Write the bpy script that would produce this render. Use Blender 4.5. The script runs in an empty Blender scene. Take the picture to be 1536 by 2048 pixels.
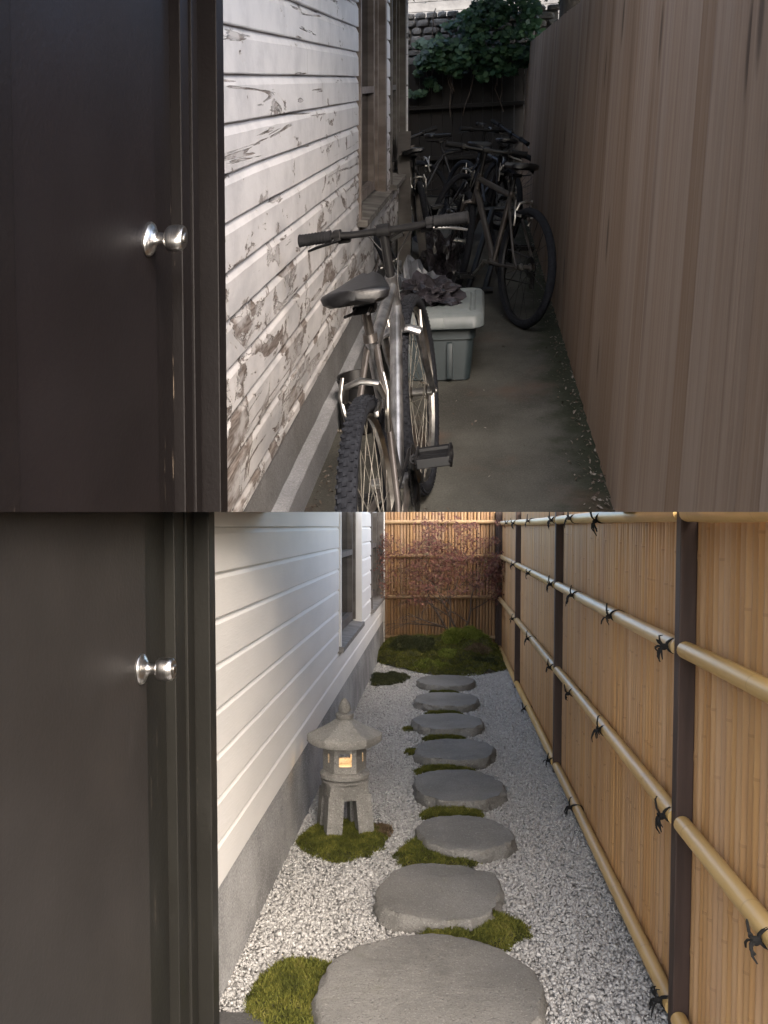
import bpy, bmesh, math, random
import numpy as np
from mathutils import Vector, Matrix, noise

random.seed(7); rng = np.random.default_rng(7)
SC = bpy.context.scene
COL = SC.collection
R = math.radians

# ------------------------------------------------------------------ camera, world, sun, exposure
EYE = 1.40
cam_d = bpy.data.cameras.new('camera'); cam = bpy.data.objects.new('camera', cam_d); COL.objects.link(cam)
cam_d.sensor_fit = 'HORIZONTAL'; cam_d.sensor_width = 36.0
cam_d.lens = 36.0 * 1750 / 1536
cam_d.shift_y = (1144.7 - 1024) / 1536
cam_d.clip_start = 0.05; cam_d.clip_end = 2000
cam.location = (0, 0, EYE); cam.rotation_euler = (R(90 - 3.0), 0, R(3.722))
SC.camera = cam

SUN_EL, SUN_AZ = R(40), R(155)          # azimuth clockwise from +Y: from behind the viewer, a little to the right
world = bpy.data.worlds.new('World'); SC.world = world; world.use_nodes = True
wn = world.node_tree.nodes; wl = world.node_tree.links
sky = wn.new('ShaderNodeTexSky'); sky.sky_type = 'NISHITA'; sky.sun_disc = False
sky.sun_elevation = SUN_EL; sky.sun_rotation = SUN_AZ
sky.air_density = 1.0; sky.dust_density = 4.0; sky.ozone_density = 0.6
bgn = wn['Background']; bgn.inputs['Strength'].default_value = 0.15
wl.new(sky.outputs[0], bgn.inputs['Color'])
sd = bpy.data.lights.new('sun', 'SUN'); so = bpy.data.objects.new('sun', sd); COL.objects.link(so)
sd.energy = 0.55; sd.angle = R(120); sd.color = (1.0, 0.99, 0.975)
so.rotation_euler = Vector((-math.sin(SUN_AZ) * math.cos(SUN_EL), -math.cos(SUN_AZ) * math.cos(SUN_EL), -math.sin(SUN_EL))).to_track_quat('-Z', 'Y').to_euler()
so.location = (3, -6, 9)
vs = SC.view_settings; vs.view_transform = 'Standard'; vs.look = 'None'; vs.gamma = 1.0; vs.use_curve_mapping = False
vs.exposure = 1.93
SC.cycles.max_bounces = 6; SC.cycles.diffuse_bounces = 4; SC.cycles.glossy_bounces = 3
SC.cycles.use_denoising = True

# ------------------------------------------------------------------ the two levels of the place
# The tidy garden passage lies level below eye height; the neglected passage above it climbs a steep slope.
YAW_UP, SLOPE = R(2.6837), 0.49365
_c, _s = math.cos(YAW_UP), math.sin(YAW_UP)
def UP(p):                                # coordinates along the climbing passage -> world
    x, y, z = p
    return (_c * x + _s * y, -_s * x + _c * y, z + SLOPE * y)
def LOW(p): return tuple(p)
LEVEL_N = Vector((0.00107174, -0.01647466, 0.99986371)); LEVEL_P = Vector((0, 0, EYE))   # where the levels part
def level_z(x, y): return EYE - (LEVEL_N.x * x + LEVEL_N.y * y) / LEVEL_N.z

# ------------------------------------------------------------------ mesh helper
class MB:
    def __init__(s): s.v = []; s.f = []
    def add(s, vs, fs):
        o = len(s.v); s.v += [tuple(p) for p in vs]; s.f += [tuple(i + o for i in q) for q in fs]; return s
    def box(s, x0, x1, y0, y1, z0, z1):
        return s.add([(x0,y0,z0),(x1,y0,z0),(x1,y1,z0),(x0,y1,z0),(x0,y0,z1),(x1,y0,z1),(x1,y1,z1),(x0,y1,z1)],
                     [(0,3,2,1),(4,5,6,7),(0,1,5,4),(1,2,6,5),(2,3,7,6),(3,0,4,7)])
    def bbox(s, x0, x1, y0, y1, z0, z1, b=0.006):       # box with chamfered edges
        bm = bmesh.new(); bmesh.ops.create_cube(bm, size=1)
        for v in bm.verts: v.co = ((x0+x1)/2 + v.co.x*(x1-x0), (y0+y1)/2 + v.co.y*(y1-y0), (z0+z1)/2 + v.co.z*(z1-z0))
        bmesh.ops.bevel(bm, geom=bm.edges[:], offset=b, segments=2, affect='EDGES', profile=0.6)
        bm.verts.index_update(); s.add([v.co[:] for v in bm.verts], [[v.index for v in f.verts] for f in bm.faces]); bm.free(); return s
    def sweep_y(s, prof, y0, y1, ny=1, jit=0):          # profile [(x,z)...] (open) swept along y
        n = len(prof); vs = []
        for j in range(ny + 1):
            y = y0 + (y1 - y0) * j / ny
            vs += [(x, y, z) for x, z in prof]
        fs = [(j*n+i, (j+1)*n+i, (j+1)*n+i+1, j*n+i+1) for j in range(ny) for i in range(n-1)]
        fs += [tuple(range(n)), tuple(reversed(range(ny*n, ny*n+n)))]
        return s.add(vs, fs)
    def tube(s, pts, r, n=8, cap=True):
        pts = [Vector(p) for p in pts]; m = len(pts)
        rr = [r]*m if not hasattr(r, '__len__') else list(r)
        t0 = (pts[1]-pts[0]).normalized()
        a = t0.orthogonal().normalized(); vs = []
        for i, p in enumerate(pts):
            t = ((pts[min(i+1,m-1)]-p).normalized() + (p-pts[max(i-1,0)]).normalized())
            t = t.normalized() if t.length > 1e-9 else t0
            a = (a - t*a.dot(t)); a = a.normalized() if a.length > 1e-9 else t.orthogonal().normalized()
            b = t.cross(a)
            vs += [p + (a*math.cos(2*math.pi*k/n) + b*math.sin(2*math.pi*k/n))*rr[i] for k in range(n)]
        fs = [(i*n+k, i*n+(k+1)%n, (i+1)*n+(k+1)%n, (i+1)*n+k) for i in range(m-1) for k in range(n)]
        if cap: fs += [tuple(reversed(range(n))), tuple(range((m-1)*n, m*n))]
        return s.add(vs, fs)
    def lathe(s, prof, n=24, fn=None, cap=True, rot=0):  # prof [(r,h)...]; fn(x,y,h)->point
        fn = fn or (lambda x, y, h: (x, y, h)); vs = []
        for r, h in prof:
            vs += [fn(r*math.cos(rot+2*math.pi*k/n), r*math.sin(rot+2*math.pi*k/n), h) for k in range(n)]
        m = len(prof)
        fs = [(i*n+k, i*n+(k+1)%n, (i+1)*n+(k+1)%n, (i+1)*n+k) for i in range(m-1) for k in range(n)]
        if cap: fs += [tuple(reversed(range(n))), tuple(range((m-1)*n, m*n))]
        return s.add(vs, fs)
    def grid(s, fn, nu, nv):
        vs = [fn(i/nu, j/nv) for j in range(nv+1) for i in range(nu+1)]
        return s.add(vs, [(j*(nu+1)+i, j*(nu+1)+i+1, (j+1)*(nu+1)+i+1, (j+1)*(nu+1)+i) for j in range(nv) for i in range(nu)])
    def build(s, name, mat, parent=None, xf=LOW, side=None, smooth=False, origin=None, fixn=True):
        org = parent_origin(parent) if parent is not None else Vector(origin or (0, 0, 0))
        me = bpy.data.meshes.new(name)
        w = [Vector(xf(p)) for p in s.v]
        bm = bmesh.new(); lay = bm.verts.layers.float_vector.new('lp')
        bv = []
        for p, q in zip(s.v, w):
            v = bm.verts.new(q); v[lay] = Vector(p); bv.append(v)
        for f in s.f:
            try: bm.faces.new([bv[i] for i in f])
            except ValueError: pass
        if fixn: bmesh.ops.recalc_face_normals(bm, faces=bm.faces[:])
        if side:
            d = [LEVEL_N.dot(q - LEVEL_P) for q in w]
            if (max(d) <= 0 if side == 'up' else min(d) >= 0): bm.free(); bpy.data.meshes.remove(me); return None
            if min(d) < 0 < max(d):
                bmesh.ops.bisect_plane(bm, geom=bm.verts[:]+bm.edges[:]+bm.faces[:], plane_co=LEVEL_P, plane_no=LEVEL_N,
                                       clear_outer=(side == 'low'), clear_inner=(side == 'up'))
        bmesh.ops.translate(bm, verts=bm.verts[:], vec=-org)
        bm.to_mesh(me); bm.free()
        if smooth: me.polygons.foreach_set('use_smooth', [True]*len(me.polygons))
        if smooth: me.set_sharp_from_angle(angle=R(40))
        me.materials.append(mat)
        o = bpy.data.objects.new(name, me); COL.objects.link(o)
        if parent is not None: o.parent = parent
        else: o.location = org
        return o
ORG = {}
def parent_origin(o):
    while o.parent is not None: o = o.parent
    return Vector(o.location)
def tag(o, label=None, cat=None, group=None, kind=None):
    if label: o['label'] = label
    if cat: o['category'] = cat
    if group: o['group'] = group
    if kind: o['kind'] = kind
    return o
def thing(name, label, cat, loc, group=None):
    o = bpy.data.objects.new(name, None); COL.objects.link(o); o.location = loc; o.empty_display_size = .1
    return tag(o, label, cat, group)
def part(me, name, parent, loc, scale=(1,1,1), rot=(0,0,0)):     # a copy that shares mesh data
    o = bpy.data.objects.new(name, me); COL.objects.link(o); o.parent = parent
    o.location = Vector(loc) - parent_origin(parent); o.scale = scale; o.rotation_euler = rot
    return o
def raw_mesh(name, V, F, mat, lp=None, smooth=False):
    me = bpy.data.meshes.new(name)
    V = np.asarray(V, np.float32); F = np.asarray(F, np.int32); k = F.shape[1]
    me.vertices.add(len(V)); me.vertices.foreach_set('co', V.ravel())
    me.loops.add(F.size); me.loops.foreach_set('vertex_index', F.ravel())
    me.polygons.add(len(F)); me.polygons.foreach_set('loop_start', np.arange(0, F.size, k, dtype=np.int32))
    a = me.attributes.new('lp', 'FLOAT_VECTOR', 'POINT'); a.data.foreach_set('vector', (V if lp is None else np.asarray(lp, np.float32)).ravel())
    me.update(calc_edges=True); me.materials.append(mat)
    if smooth: me.polygons.foreach_set('use_smooth', [True]*len(F))
    return me

# ------------------------------------------------------------------ materials
class NT:
    def __init__(s, name):
        s.m = bpy.data.materials.new(name); s.m.use_nodes = True; s.t = s.m.node_tree
        s.b = s.t.nodes['Principled BSDF']; s._lp = None
    def n(s, ty, ins=None, out=0, **at):
        nd = s.t.nodes.new('ShaderNode' + ty)
        for k, v in at.items(): setattr(nd, k, v)
        for k, v in (ins or {}).items(): s.put(nd.inputs[k], v)
        return nd.outputs[out]
    def put(s, sock, v):
        if isinstance(v, bpy.types.NodeSocket): s.t.links.new(v, sock)
        elif isinstance(v, tuple) and len(v) == 3 and sock.type == 'RGBA': sock.default_value = (*v, 1)
        else: sock.default_value = v
    def lp(s, scale=(1,1,1), shift=False):
        a = s.n('Attribute', attribute_name='lp', out=1)
        if shift:
            r = s.n('ObjectInfo', out='Random')
            c = s.n('CombineXYZ', {0: s.math('MULTIPLY', r, 37.), 1: s.math('MULTIPLY', r, 91.), 2: s.math('MULTIPLY', r, 53.)})
            a = s.n('VectorMath', {0: a, 1: c}, operation='ADD')
        return s.n('VectorMath', {0: a, 1: scale}, operation='MULTIPLY')
    def math(s, op, a, b=0., c=0.): return s.n('Math', {0: a, 1: b, 2: c}, operation=op)
    def noise(s, vec, scale, detail=5, rough=.55, dist=0.): return s.n('TexNoise', {'Vector': vec, 'Scale': scale, 'Detail': detail, 'Roughness': rough, 'Distortion': dist})
    def step(s, v, lo, hi): return s.n('MapRange', {0: v, 1: lo, 2: hi, 3: 0., 4: 1.}, interpolation_type='SMOOTHSTEP')
    def mix(s, f, a, b, bt='MIX'):
        nd = s.t.nodes.new('ShaderNodeMix'); nd.data_type = 'RGBA'; nd.blend_type = bt
        s.put(nd.inputs[0], f); s.put(nd.inputs[6], a); s.put(nd.inputs[7], b); return nd.outputs[2]
    def bump(s, h, dist=.004, strength=1., nrm=None):
        d = {'Height': h, 'Distance': dist, 'Strength': strength}
        if nrm is not None: d['Normal'] = nrm
        return s.n('Bump', d)
    def out(s, col, rough=.6, metal=0., nrm=None, spec=None):
        s.put(s.b.inputs['Base Color'], col); s.put(s.b.inputs['Roughness'], rough); s.put(s.b.inputs['Metallic'], metal)
        if nrm is not None: s.put(s.b.inputs['Normal'], nrm)
        if spec is not None: s.put(s.b.inputs['Specular IOR Level'], spec)
        return s.m
def simple(name, c1, c2, sc=(1,1,1), ns=8, lo=.35, hi=.65, rough=.6, metal=0., bump=0., bns=None, shift=False, rnd=0., spec=None, det=6):
    t = NT(name); v = t.lp(sc, shift); nz = t.noise(v, ns, det)
    col = t.mix(t.step(nz, lo, hi), c1, c2)
    if rnd:
        r = t.n('ObjectInfo', out='Random')
        col = t.n('HueSaturation', {'Color': col, 'Value': t.math('MULTIPLY_ADD', r, rnd, 1 - rnd/2)})
    nr = t.bump(t.noise(v, bns or ns, det), bump) if bump else None
    return t.out(col, rough, metal, nr, spec)

def peeling_paint():
    t = NT('peeling_white_paint'); v = t.lp((1, 1, 1)); z = t.n('SeparateXYZ', {0: v}, out=2); y = t.n('SeparateXYZ', {0: v}, out=1)
    v1 = t.lp((1, 4.2, 8.0), True); v2 = t.lp((1, .8, 15.), True)
    n1 = t.noise(v1, 1.0, 9, .66, .6); n2 = t.noise(v2, 1.0, 8, .6, .9); big = t.noise(v, 1.3, 3)
    worn = t.step(z, 1.45, 0.35)
    thr = t.math('SUBTRACT', t.math('MULTIPLY_ADD', worn, -.12, .64), t.math('MULTIPLY_ADD', big, .16, -.08))
    d1 = t.math('SUBTRACT', n1, thr)
    d2 = t.math('SUBTRACT', n2, .622)
    peel = t.math('MAXIMUM', t.step(d1, -.006, .012), t.step(d2, -.006, .012))
    fine = t.noise(t.lp((1, 6, 60), True), 2.5, 6)
    wood = t.mix(t.step(fine, .3, .7), (.085, .064, .053), (.25, .22, .205))
    wood = t.mix(t.step(t.noise(v1, 2.2, 4), .42, .62), wood, (.40, .385, .385))
    dirt = t.noise(t.lp((1, 3, 2.4)), 2.0, 8, .65)
    paint = t.mix(t.step(dirt, .38, .72), (.62, .605, .61), (.48, .47, .48))
    paint = t.mix(t.math('MULTIPLY', worn, t.step(t.noise(v1, .8, 6), .4, .66)), paint, (.38, .38, .395))
    rim = t.math('MULTIPLY', t.step(d1, -.045, -.008), .35)
    paint = t.mix(rim, paint, (.50, .46, .43))
    col = t.mix(peel, paint, wood)
    h = t.math('MULTIPLY_ADD', peel, -1.0, t.math('MULTIPLY', t.noise(v1, 4, 5), .35))
    return t.out(col, t.math('MULTIPLY_ADD', peel, .3, .5), 0., t.bump(h, .006))
def clean_paint():
    t = NT('clean_white_paint'); v = t.lp((1, 1, 1))
    col = t.mix(t.step(t.noise(t.lp((1, 1.2, 3)), 1.5, 5), .35, .7), (.80, .785, .76), (.745, .735, .715))
    return t.out(col, .62, 0., t.bump(t.noise(t.lp((1, 6, 40)), 3, 5), .0008), .3)
def weathered_boards(name, dark, mid, pale, grain=1.0):
    t = NT(name)
    v = t.lp((1, 46, .8), True); vw = t.lp((1, 11, .45), True)
    g = t.noise(v, 1.3, 8, .6, .4); w = t.noise(vw, 1.0, 4)
    col = t.mix(t.step(g, .34, .66), mid, pale)
    col = t.mix(t.math('MULTIPLY', t.step(w, .52, .8), .8), col, dark)
    kn = t.n('TexVoronoi', {'Vector': t.lp((1, 7.5, 1.25), True), 'Scale': .9, 'Randomness': 1.})
    col = t.mix(t.math('MULTIPLY', t.step(kn, .16, .05), .75), col, tuple(c*.35 for c in dark))
    r = t.n('ObjectInfo', out='Random')
    col = t.n('HueSaturation', {'Color': col, 'Value': t.math('MULTIPLY_ADD', r, .26, .87), 'Saturation': t.math('MULTIPLY_ADD', r, -.3, 1.1)})
    return t.out(col, .85, 0., t.bump(g, .002))
def concrete(name, c1, c2, moss=None, speck=.12):
    t = NT(name); v = t.lp()
    col = t.mix(t.step(t.noise(v, 2.2, 8, .62), .34, .68), c1, c2)
    sp = t.noise(v, 160, 3, .6)
    col = t.mix(t.math('MULTIPLY', t.step(sp, .52, .72), speck*4), col, tuple(min(1, c*1.7) for c in c2))
    col = t.mix(t.math('MULTIPLY', t.step(sp, .46, .30), speck*4), col, tuple(c*.45 for c in c1))
    if moss:
        x = t.n('SeparateXYZ', {0: v}, out=0)
        e = t.math('ADD', t.step(x, .05, .46), t.math('MULTIPLY_ADD', t.noise(v, 4.5, 8, .7), 1.6, -.95))
        col = t.mix(t.step(e, .25, .75), col, moss)
        rust = t.math('MULTIPLY', t.step(t.noise(v, 1.9, 5), .56, .72), .6)
        col = t.mix(rust, col, (.09, .055, .04))
    return t.out(col, .85, 0., t.bump(t.math('ADD', t.noise(v, 42, 6, .7), t.math('MULTIPLY', t.noise(v, 7, 4), 1.5)), .004))
def granite(name, c1, c2, big=2.5, lichen=None):
    t = NT(name); v = t.lp((1,1,1), True)
    col = t.mix(t.step(t.noise(v, big, 6, .6), .34, .68), c1, c2)
    s1 = t.noise(v, 130, 3, .6); s2 = t.noise(v, 210, 2, .5)
    col = t.mix(t.math('MULTIPLY', t.step(s1, .54, .72), .55), col, tuple(min(1, c*1.75) for c in c2))
    col = t.mix(t.math('MULTIPLY', t.step(s2, .46, .28), .6), col, tuple(c*.4 for c in c1))
    if lichen: col = t.mix(t.math('MULTIPLY', t.step(t.noise(v, 6, 7, .65), .55, .75), .55), col, lichen)
    col = t.mix(t.math('MULTIPLY', t.step(t.noise(v, 3.3, 7, .7, 1.), .54, .70), .45), col, tuple(c*.55 for c in c1))
    r = t.n('ObjectInfo', out='Random'); col = t.n('HueSaturation', {'Color': col, 'Value': t.math('MULTIPLY_ADD', r, .25, .9)})
    pit = t.step(t.n('TexVoronoi', {'Vector': v, 'Scale': 55.}), .22, .05)
    h = t.math('SUBTRACT', t.math('ADD', t.noise(v, 38, 7, .7), t.math('MULTIPLY', s1, .5)), t.math('MULTIPLY', pit, .5))
    return t.out(col, .8, 0., t.bump(h, .006))
def island_mat(name, stops, rough=.7, sss=0., noise_amt=0., trans=False, ns=30):
    t = NT(name)
    r = t.n('NewGeometry', out='Random Per Island')
    if noise_amt: r = t.math('ADD', t.math('MULTIPLY', r, 1 - noise_amt), t.math('MULTIPLY', t.step(t.noise(t.lp(), ns, 4), .3, .7), noise_amt))
    rp = t.t.nodes.new('ShaderNodeValToRGB'); el = rp.color_ramp.elements
    while len(el) < len(stops): el.new(.5)
    for e, (p, c) in zip(el, stops): e.position = p; e.color = (*c, 1)
    t.put(rp.inputs[0], r)
    m = t.out(rp.outputs[0], rough)
    if trans:
        tr = t.n('BsdfTranslucent', {'Color': rp.outputs[0]})
        mx = t.n('MixShader', {0: .3, 1: t.b.outputs[0], 2: tr})
        t.put(t.t.nodes['Material Output'].inputs[0], mx)
    return m
def bamboo(name, c1, c2, ring, axis=2, pitch=.37, rough=.45):
    t = NT(name); sc = (9, 9, 1.2) if axis == 2 else (20, 1.5, 20)
    g = t.noise(t.lp(sc, True), 1.4, 6); w = t.noise(t.lp((3, 3, 1.4) if axis == 2 else (3, 1.4, 3), True), 1.4, 5)
    r = t.n('ObjectInfo', out='Random')
    col = t.mix(t.step(g, .3, .7), c1, c2)
    col = t.mix(t.math('MULTIPLY', t.step(w, .56, .8), .3), col, ring)
    z = t.n('SeparateXYZ', {0: t.lp()}, out=axis)
    fr = t.math('FRACT', t.math('ADD', t.math('DIVIDE', z, pitch), .5*0))
    band = t.math('LESS_THAN', fr, .014)
    col = t.mix(t.math('MULTIPLY', band, .25), col, ring)
    col = t.n('HueSaturation', {'Color': col, 'Value': t.math('MULTIPLY_ADD', r, .17, .915), 'Saturation': t.math('MULTIPLY_ADD', t.math('FRACT', t.math('MULTIPLY', r, 7.3)), .2, .9)})
    return t.out(col, rough, 0., t.bump(t.math('ADD', g, t.math('MULTIPLY', band, 2.)), .001))
def door_paint(name, c, worn):
    t = NT(name); v = t.lp()
    col = t.mix(t.step(t.noise(v, 3, 6), .35, .7), c, tuple(k*1.25 for k in c))
    sc = t.math('MULTIPLY', t.step(t.noise(t.lp((40, 40, 2.2)), 1.0, 7, .7), .645, .70), worn)
    col = t.mix(sc, col, (.30, .24, .18))
    scuff = t.math('MULTIPLY', t.step(t.noise(t.lp((6, 9, 2.5)), 1.0, 6, .6), .62, .8), .25)
    col = t.mix(scuff, col, tuple(k*3 + .02 for k in c))
    return t.out(col, t.math('MULTIPLY_ADD', t.noise(v, 5, 5), .25, .36), 0., t.bump(t.noise(v, 90, 3), .0006), .28)

m_peel = peeling_paint(); m_clean = clean_paint()
m_fence_up = weathered_boards('weathered_fence_wood', (.115, .066, .040), (.22, .150, .102), (.27, .195, .142))
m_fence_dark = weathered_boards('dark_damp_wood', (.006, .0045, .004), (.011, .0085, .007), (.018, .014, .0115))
m_win_old = simple('old_brown_window_paint', (.15, .12, .105), (.24, .205, .185), (1, 3, 3), 4, rough=.6, bump=.001)
m_win_dark = simple('grey_brown_sash', (.085, .075, .068), (.13, .12, .11), (1, 3, 3), 4, rough=.6, bump=.001)
m_sill = simple('weathered_sill', (.10, .09, .08), (.22, .205, .19), (1, 3, 8), 5, rough=.8, bump=.002)
m_sill_low = simple('grey_sill', (.16, .15, .14), (.26, .25, .235), (1, 3, 8), 5, rough=.7, bump=.001)
t_ = NT('window_glass'); m_glass = t_.out((.012, .013, .014), .06, 0., t_.bump(t_.noise(t_.lp(), 5, 2), .002), .6)
m_conc_up = concrete('mossy_concrete', (.036, .035, .030), (.080, .079, .069), (.015, .020, .008))
m_plinth_up = concrete('stained_plinth', (.09, .088, .088), (.18, .18, .185))
m_ledge_up = concrete('bluish_ledge', (.17, .175, .19), (.26, .265, .285))
m_plinth_low = concrete('grey_foundation', (.20, .20, .20), (.40, .40, .40), speck=.16)
m_door_up = door_paint('burgundy_black_door', (.0105, .0080, .0085), .0)
m_frame_up = door_paint('burgundy_black_frame', (.0080, .0060, .0062), .9)
m_door_low = door_paint('dark_brown_door', (.027, .0238, .0220), .0)
m_frame_low = door_paint('dark_green_brown_frame', (.0150, .0145, .0125), .4)
m_steel = simple('brushed_steel', (.55, .54, .53), (.72, .71, .70), (60, 4, 4), 8, rough=.28, metal=1.)
m_rubber = simple('black_rubber', (.006, .0065, .008), (.012, .0125, .015), ns=40, rough=.7, bump=.001, spec=.25)
m_tyre = simple('tyre_rubber', (.009, .010, .014), (.018, .020, .026), ns=60, rough=.8, bump=.002, spec=.2)
m_frame_silver = simple('scuffed_silver_frame', (.15, .152, .16), (.36, .365, .38), ns=18, rough=.3, metal=.85)
m_frame_bronze = simple('bronze_frame_paint', (.080, .070, .064), (.135, .122, .114), ns=12, rough=.35, metal=.6)
m_chrome = simple('dull_alloy', (.28, .27, .255), (.44, .43, .41), ns=30, rough=.32, metal=1.)
m_spoke = simple('dull_spoke', (.24, .225, .195), (.38, .36, .32), ns=30, rough=.4, metal=.7)
m_black = simple('black_paint', (.005, .005, .006), (.009, .009, .010), ns=20, rough=.42, spec=.35)
m_vinyl = simple('black_vinyl', (.006, .006, .007), (.011, .011, .013), ns=60, rough=.38, bump=.0008)
m_dark_frame = simple('dark_frame_paint', (.014, .014, .016), (.034, .033, .035), ns=14, rough=.35, metal=.4)
m_tub = simple('grey_green_plastic', (.026, .040, .046), (.040, .057, .064), ns=4, rough=.45)
m_lid = simple('pale_grey_plastic', (.135, .158, .165), (.19, .215, .222), ns=5, rough=.4, bump=.0006)
m_bag = simple('dark_crumpled_plastic', (.008, .007, .009), (.040, .036, .044), ns=9, rough=.25, bump=.004)
m_sheet = simple('pale_plastic_sheet', (.08, .088, .105), (.19, .20, .23), ns=8, rough=.35, bump=.003)
m_stonewall = granite('pale_rubble_stone', (.075, .073, .072), (.17, .167, .163))
m_bounce_white = simple('bounce_white', (.60, .585, .56), (.72, .71, .69), ns=3, rough=.8, bump=.01, bns=12)  # white of the reflector added under the path slab
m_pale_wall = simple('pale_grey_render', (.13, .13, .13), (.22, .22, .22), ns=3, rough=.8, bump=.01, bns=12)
m_bark = simple('grey_bark', (.045, .04, .036), (.09, .08, .072), (1, 1, .3), 22, rough=.9, bump=.006)
m_ivy = island_mat('ivy_leaf', [(0, (.02, .05, .028)), (.5, (.05, .115, .056)), (1, (.11, .19, .095))], .5, trans=True)
m_twig = simple('brown_twig', (.07, .05, .04), (.12, .09, .07), ns=20, rough=.85)
m_litter = island_mat('leaf_litter', [(0, (.045, .032, .024)), (.5, (.11, .085, .065)), (1, (.23, .21, .19))], .85)
m_gravel = island_mat('pale_crushed_stone', [(0, (.25, .247, .238)), (.2, (.37, .367, .357)), (.7, (.47, .467, .457)), (1, (.58, .577, .565))], .75, noise_amt=.25, ns=110)
m_gravel_bed = simple('gravel_bed', (.26, .256, .248), (.40, .395, .385), ns=120, rough=.9)
m_stone = granite('grey_stepping_stone', (.155, .152, .142), (.225, .221, .208), lichen=(.18, .178, .14))
m_lantern = granite('grey_granite', (.165, .163, .155), (.25, .247, .235), 5)
m_moss = island_mat('moss_blades', [(0, (.055, .066, .010)), (.45, (.125, .138, .022)), (.8, (.22, .22, .038)), (1, (.30, .27, .09))], .85, noise_amt=.55, ns=14, trans=True)
m_moss_bright = island_mat('bright_moss_blades', [(0, (.11, .15, .02)), (.5, (.24, .29, .05)), (1, (.40, .42, .10))], .85, noise_amt=.45, ns=14, trans=True)
m_moss_dull = island_mat('dull_moss_blades', [(0, (.028, .036, .015)), (.5, (.065, .078, .032)), (1, (.12, .125, .055))], .85, noise_amt=.5, ns=14, trans=True)
m_moss_brown = island_mat('dry_moss_blades', [(0, (.10, .07, .04)), (.5, (.19, .135, .08)), (1, (.30, .22, .13))], .85, noise_amt=.5, ns=14, trans=True)
m_moss_bed = simple('moss_bed', (.024, .026, .007), (.062, .062, .015), ns=30, rough=.95, bump=.01)
m_maple = island_mat('red_maple_leaf', [(0, (.085, .032, .024)), (.5, (.20, .07, .052)), (.8, (.27, .13, .08)), (1, (.18, .15, .07))], .6, trans=True)
m_cane = bamboo('bamboo_cane', (.43, .250, .118), (.56, .355, .180), (.19, .10, .04))
m_cane_end = bamboo('aged_bamboo_cane', (.36, .21, .105), (.49, .31, .165), (.16, .085, .036))
m_rail = bamboo('bamboo_rail', (.54, .36, .145), (.66, .465, .205), (.34, .20, .08), axis=1, pitch=.46, rough=.38)
m_rail_end = bamboo('aged_bamboo_rail', (.38, .24, .12), (.50, .335, .175), (.2, .12, .06), axis=1, pitch=.4, rough=.45)
m_post = simple('dark_stained_post', (.040, .024, .019), (.065, .040, .032), (20, 20, 1.5), 2, rough=.6, bump=.001, shift=True)
m_rope = simple('black_hemp_rope', (.006, .006, .006), (.014, .013, .012), ns=90, rough=.9)
m_soil = simple('garden_soil', (.05, .045, .035), (.10, .09, .07), ns=3, rough=.95)
m_step = concrete('dark_door_step', (.05, .049, .047), (.085, .083, .08))
t_ = NT('lamp_glow'); t_.b.inputs['Emission Color'].default_value = (1, .55, .18, 1); t_.b.inputs['Emission Strength'].default_value = 2.5; m_glow = t_.out((.8, .5, .2), .5)

# ================================================================== SETTING
gs = 400
tag(MB().add([(-gs,-gs,-.06),(gs,-gs,-.06),(gs,gs,-.06),(-gs,gs,-.06)], [(0,1,2,3)]).build('ground', m_soil), kind='structure')
# climbing concrete path of the neglected passage
def ramp(u, v):
    y = 2.0 + 14*v; xl = -.84 if y < 7.5 else -1.25
    x = xl + (.60 - xl)*u
    return (x, y, .004*noise.noise(Vector((x*3, y*3, 0))))
mb = MB().grid(ramp, 44, 120)
top_n = len(mb.v); W = 45                                    # a slab 8 cm thick
mb.v += [(x, y, -.08) for x, y, z in mb.v]
mb.f += [tuple(reversed([i + top_n for i in q])) for q in mb.f]
rim_i = list(range(W)) + [j*W + 44 for j in range(1, 121)] + [120*W + i for i in range(43, -1, -1)] + [j*W for j in range(119, 0, -1)]
mb.f += [(a, b, b + top_n, a + top_n) for a, b in zip(rim_i, rim_i[1:] + rim_i[:1])]
tag(MB().add([(-.83,2.2,-.083),(.59,2.2,-.083),(.59,13,-.083),(-.83,13,-.083),(-.83,2.2,-.1),(.59,2.2,-.1),(.59,13,-.1),(-.83,13,-.1)],
    [(0,1,2,3),(7,6,5,4),(0,4,5,1),(1,5,6,2),(2,6,7,3),(3,7,4,0)]).build('bounce_panel', m_bounce_white, xf=UP, side='up'), kind='structure')  # white panel added under the path to bounce light into the garden
path = mb.build('concrete_path', m_conc_up, xf=UP, side='up'); tag(path, kind='structure')

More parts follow.
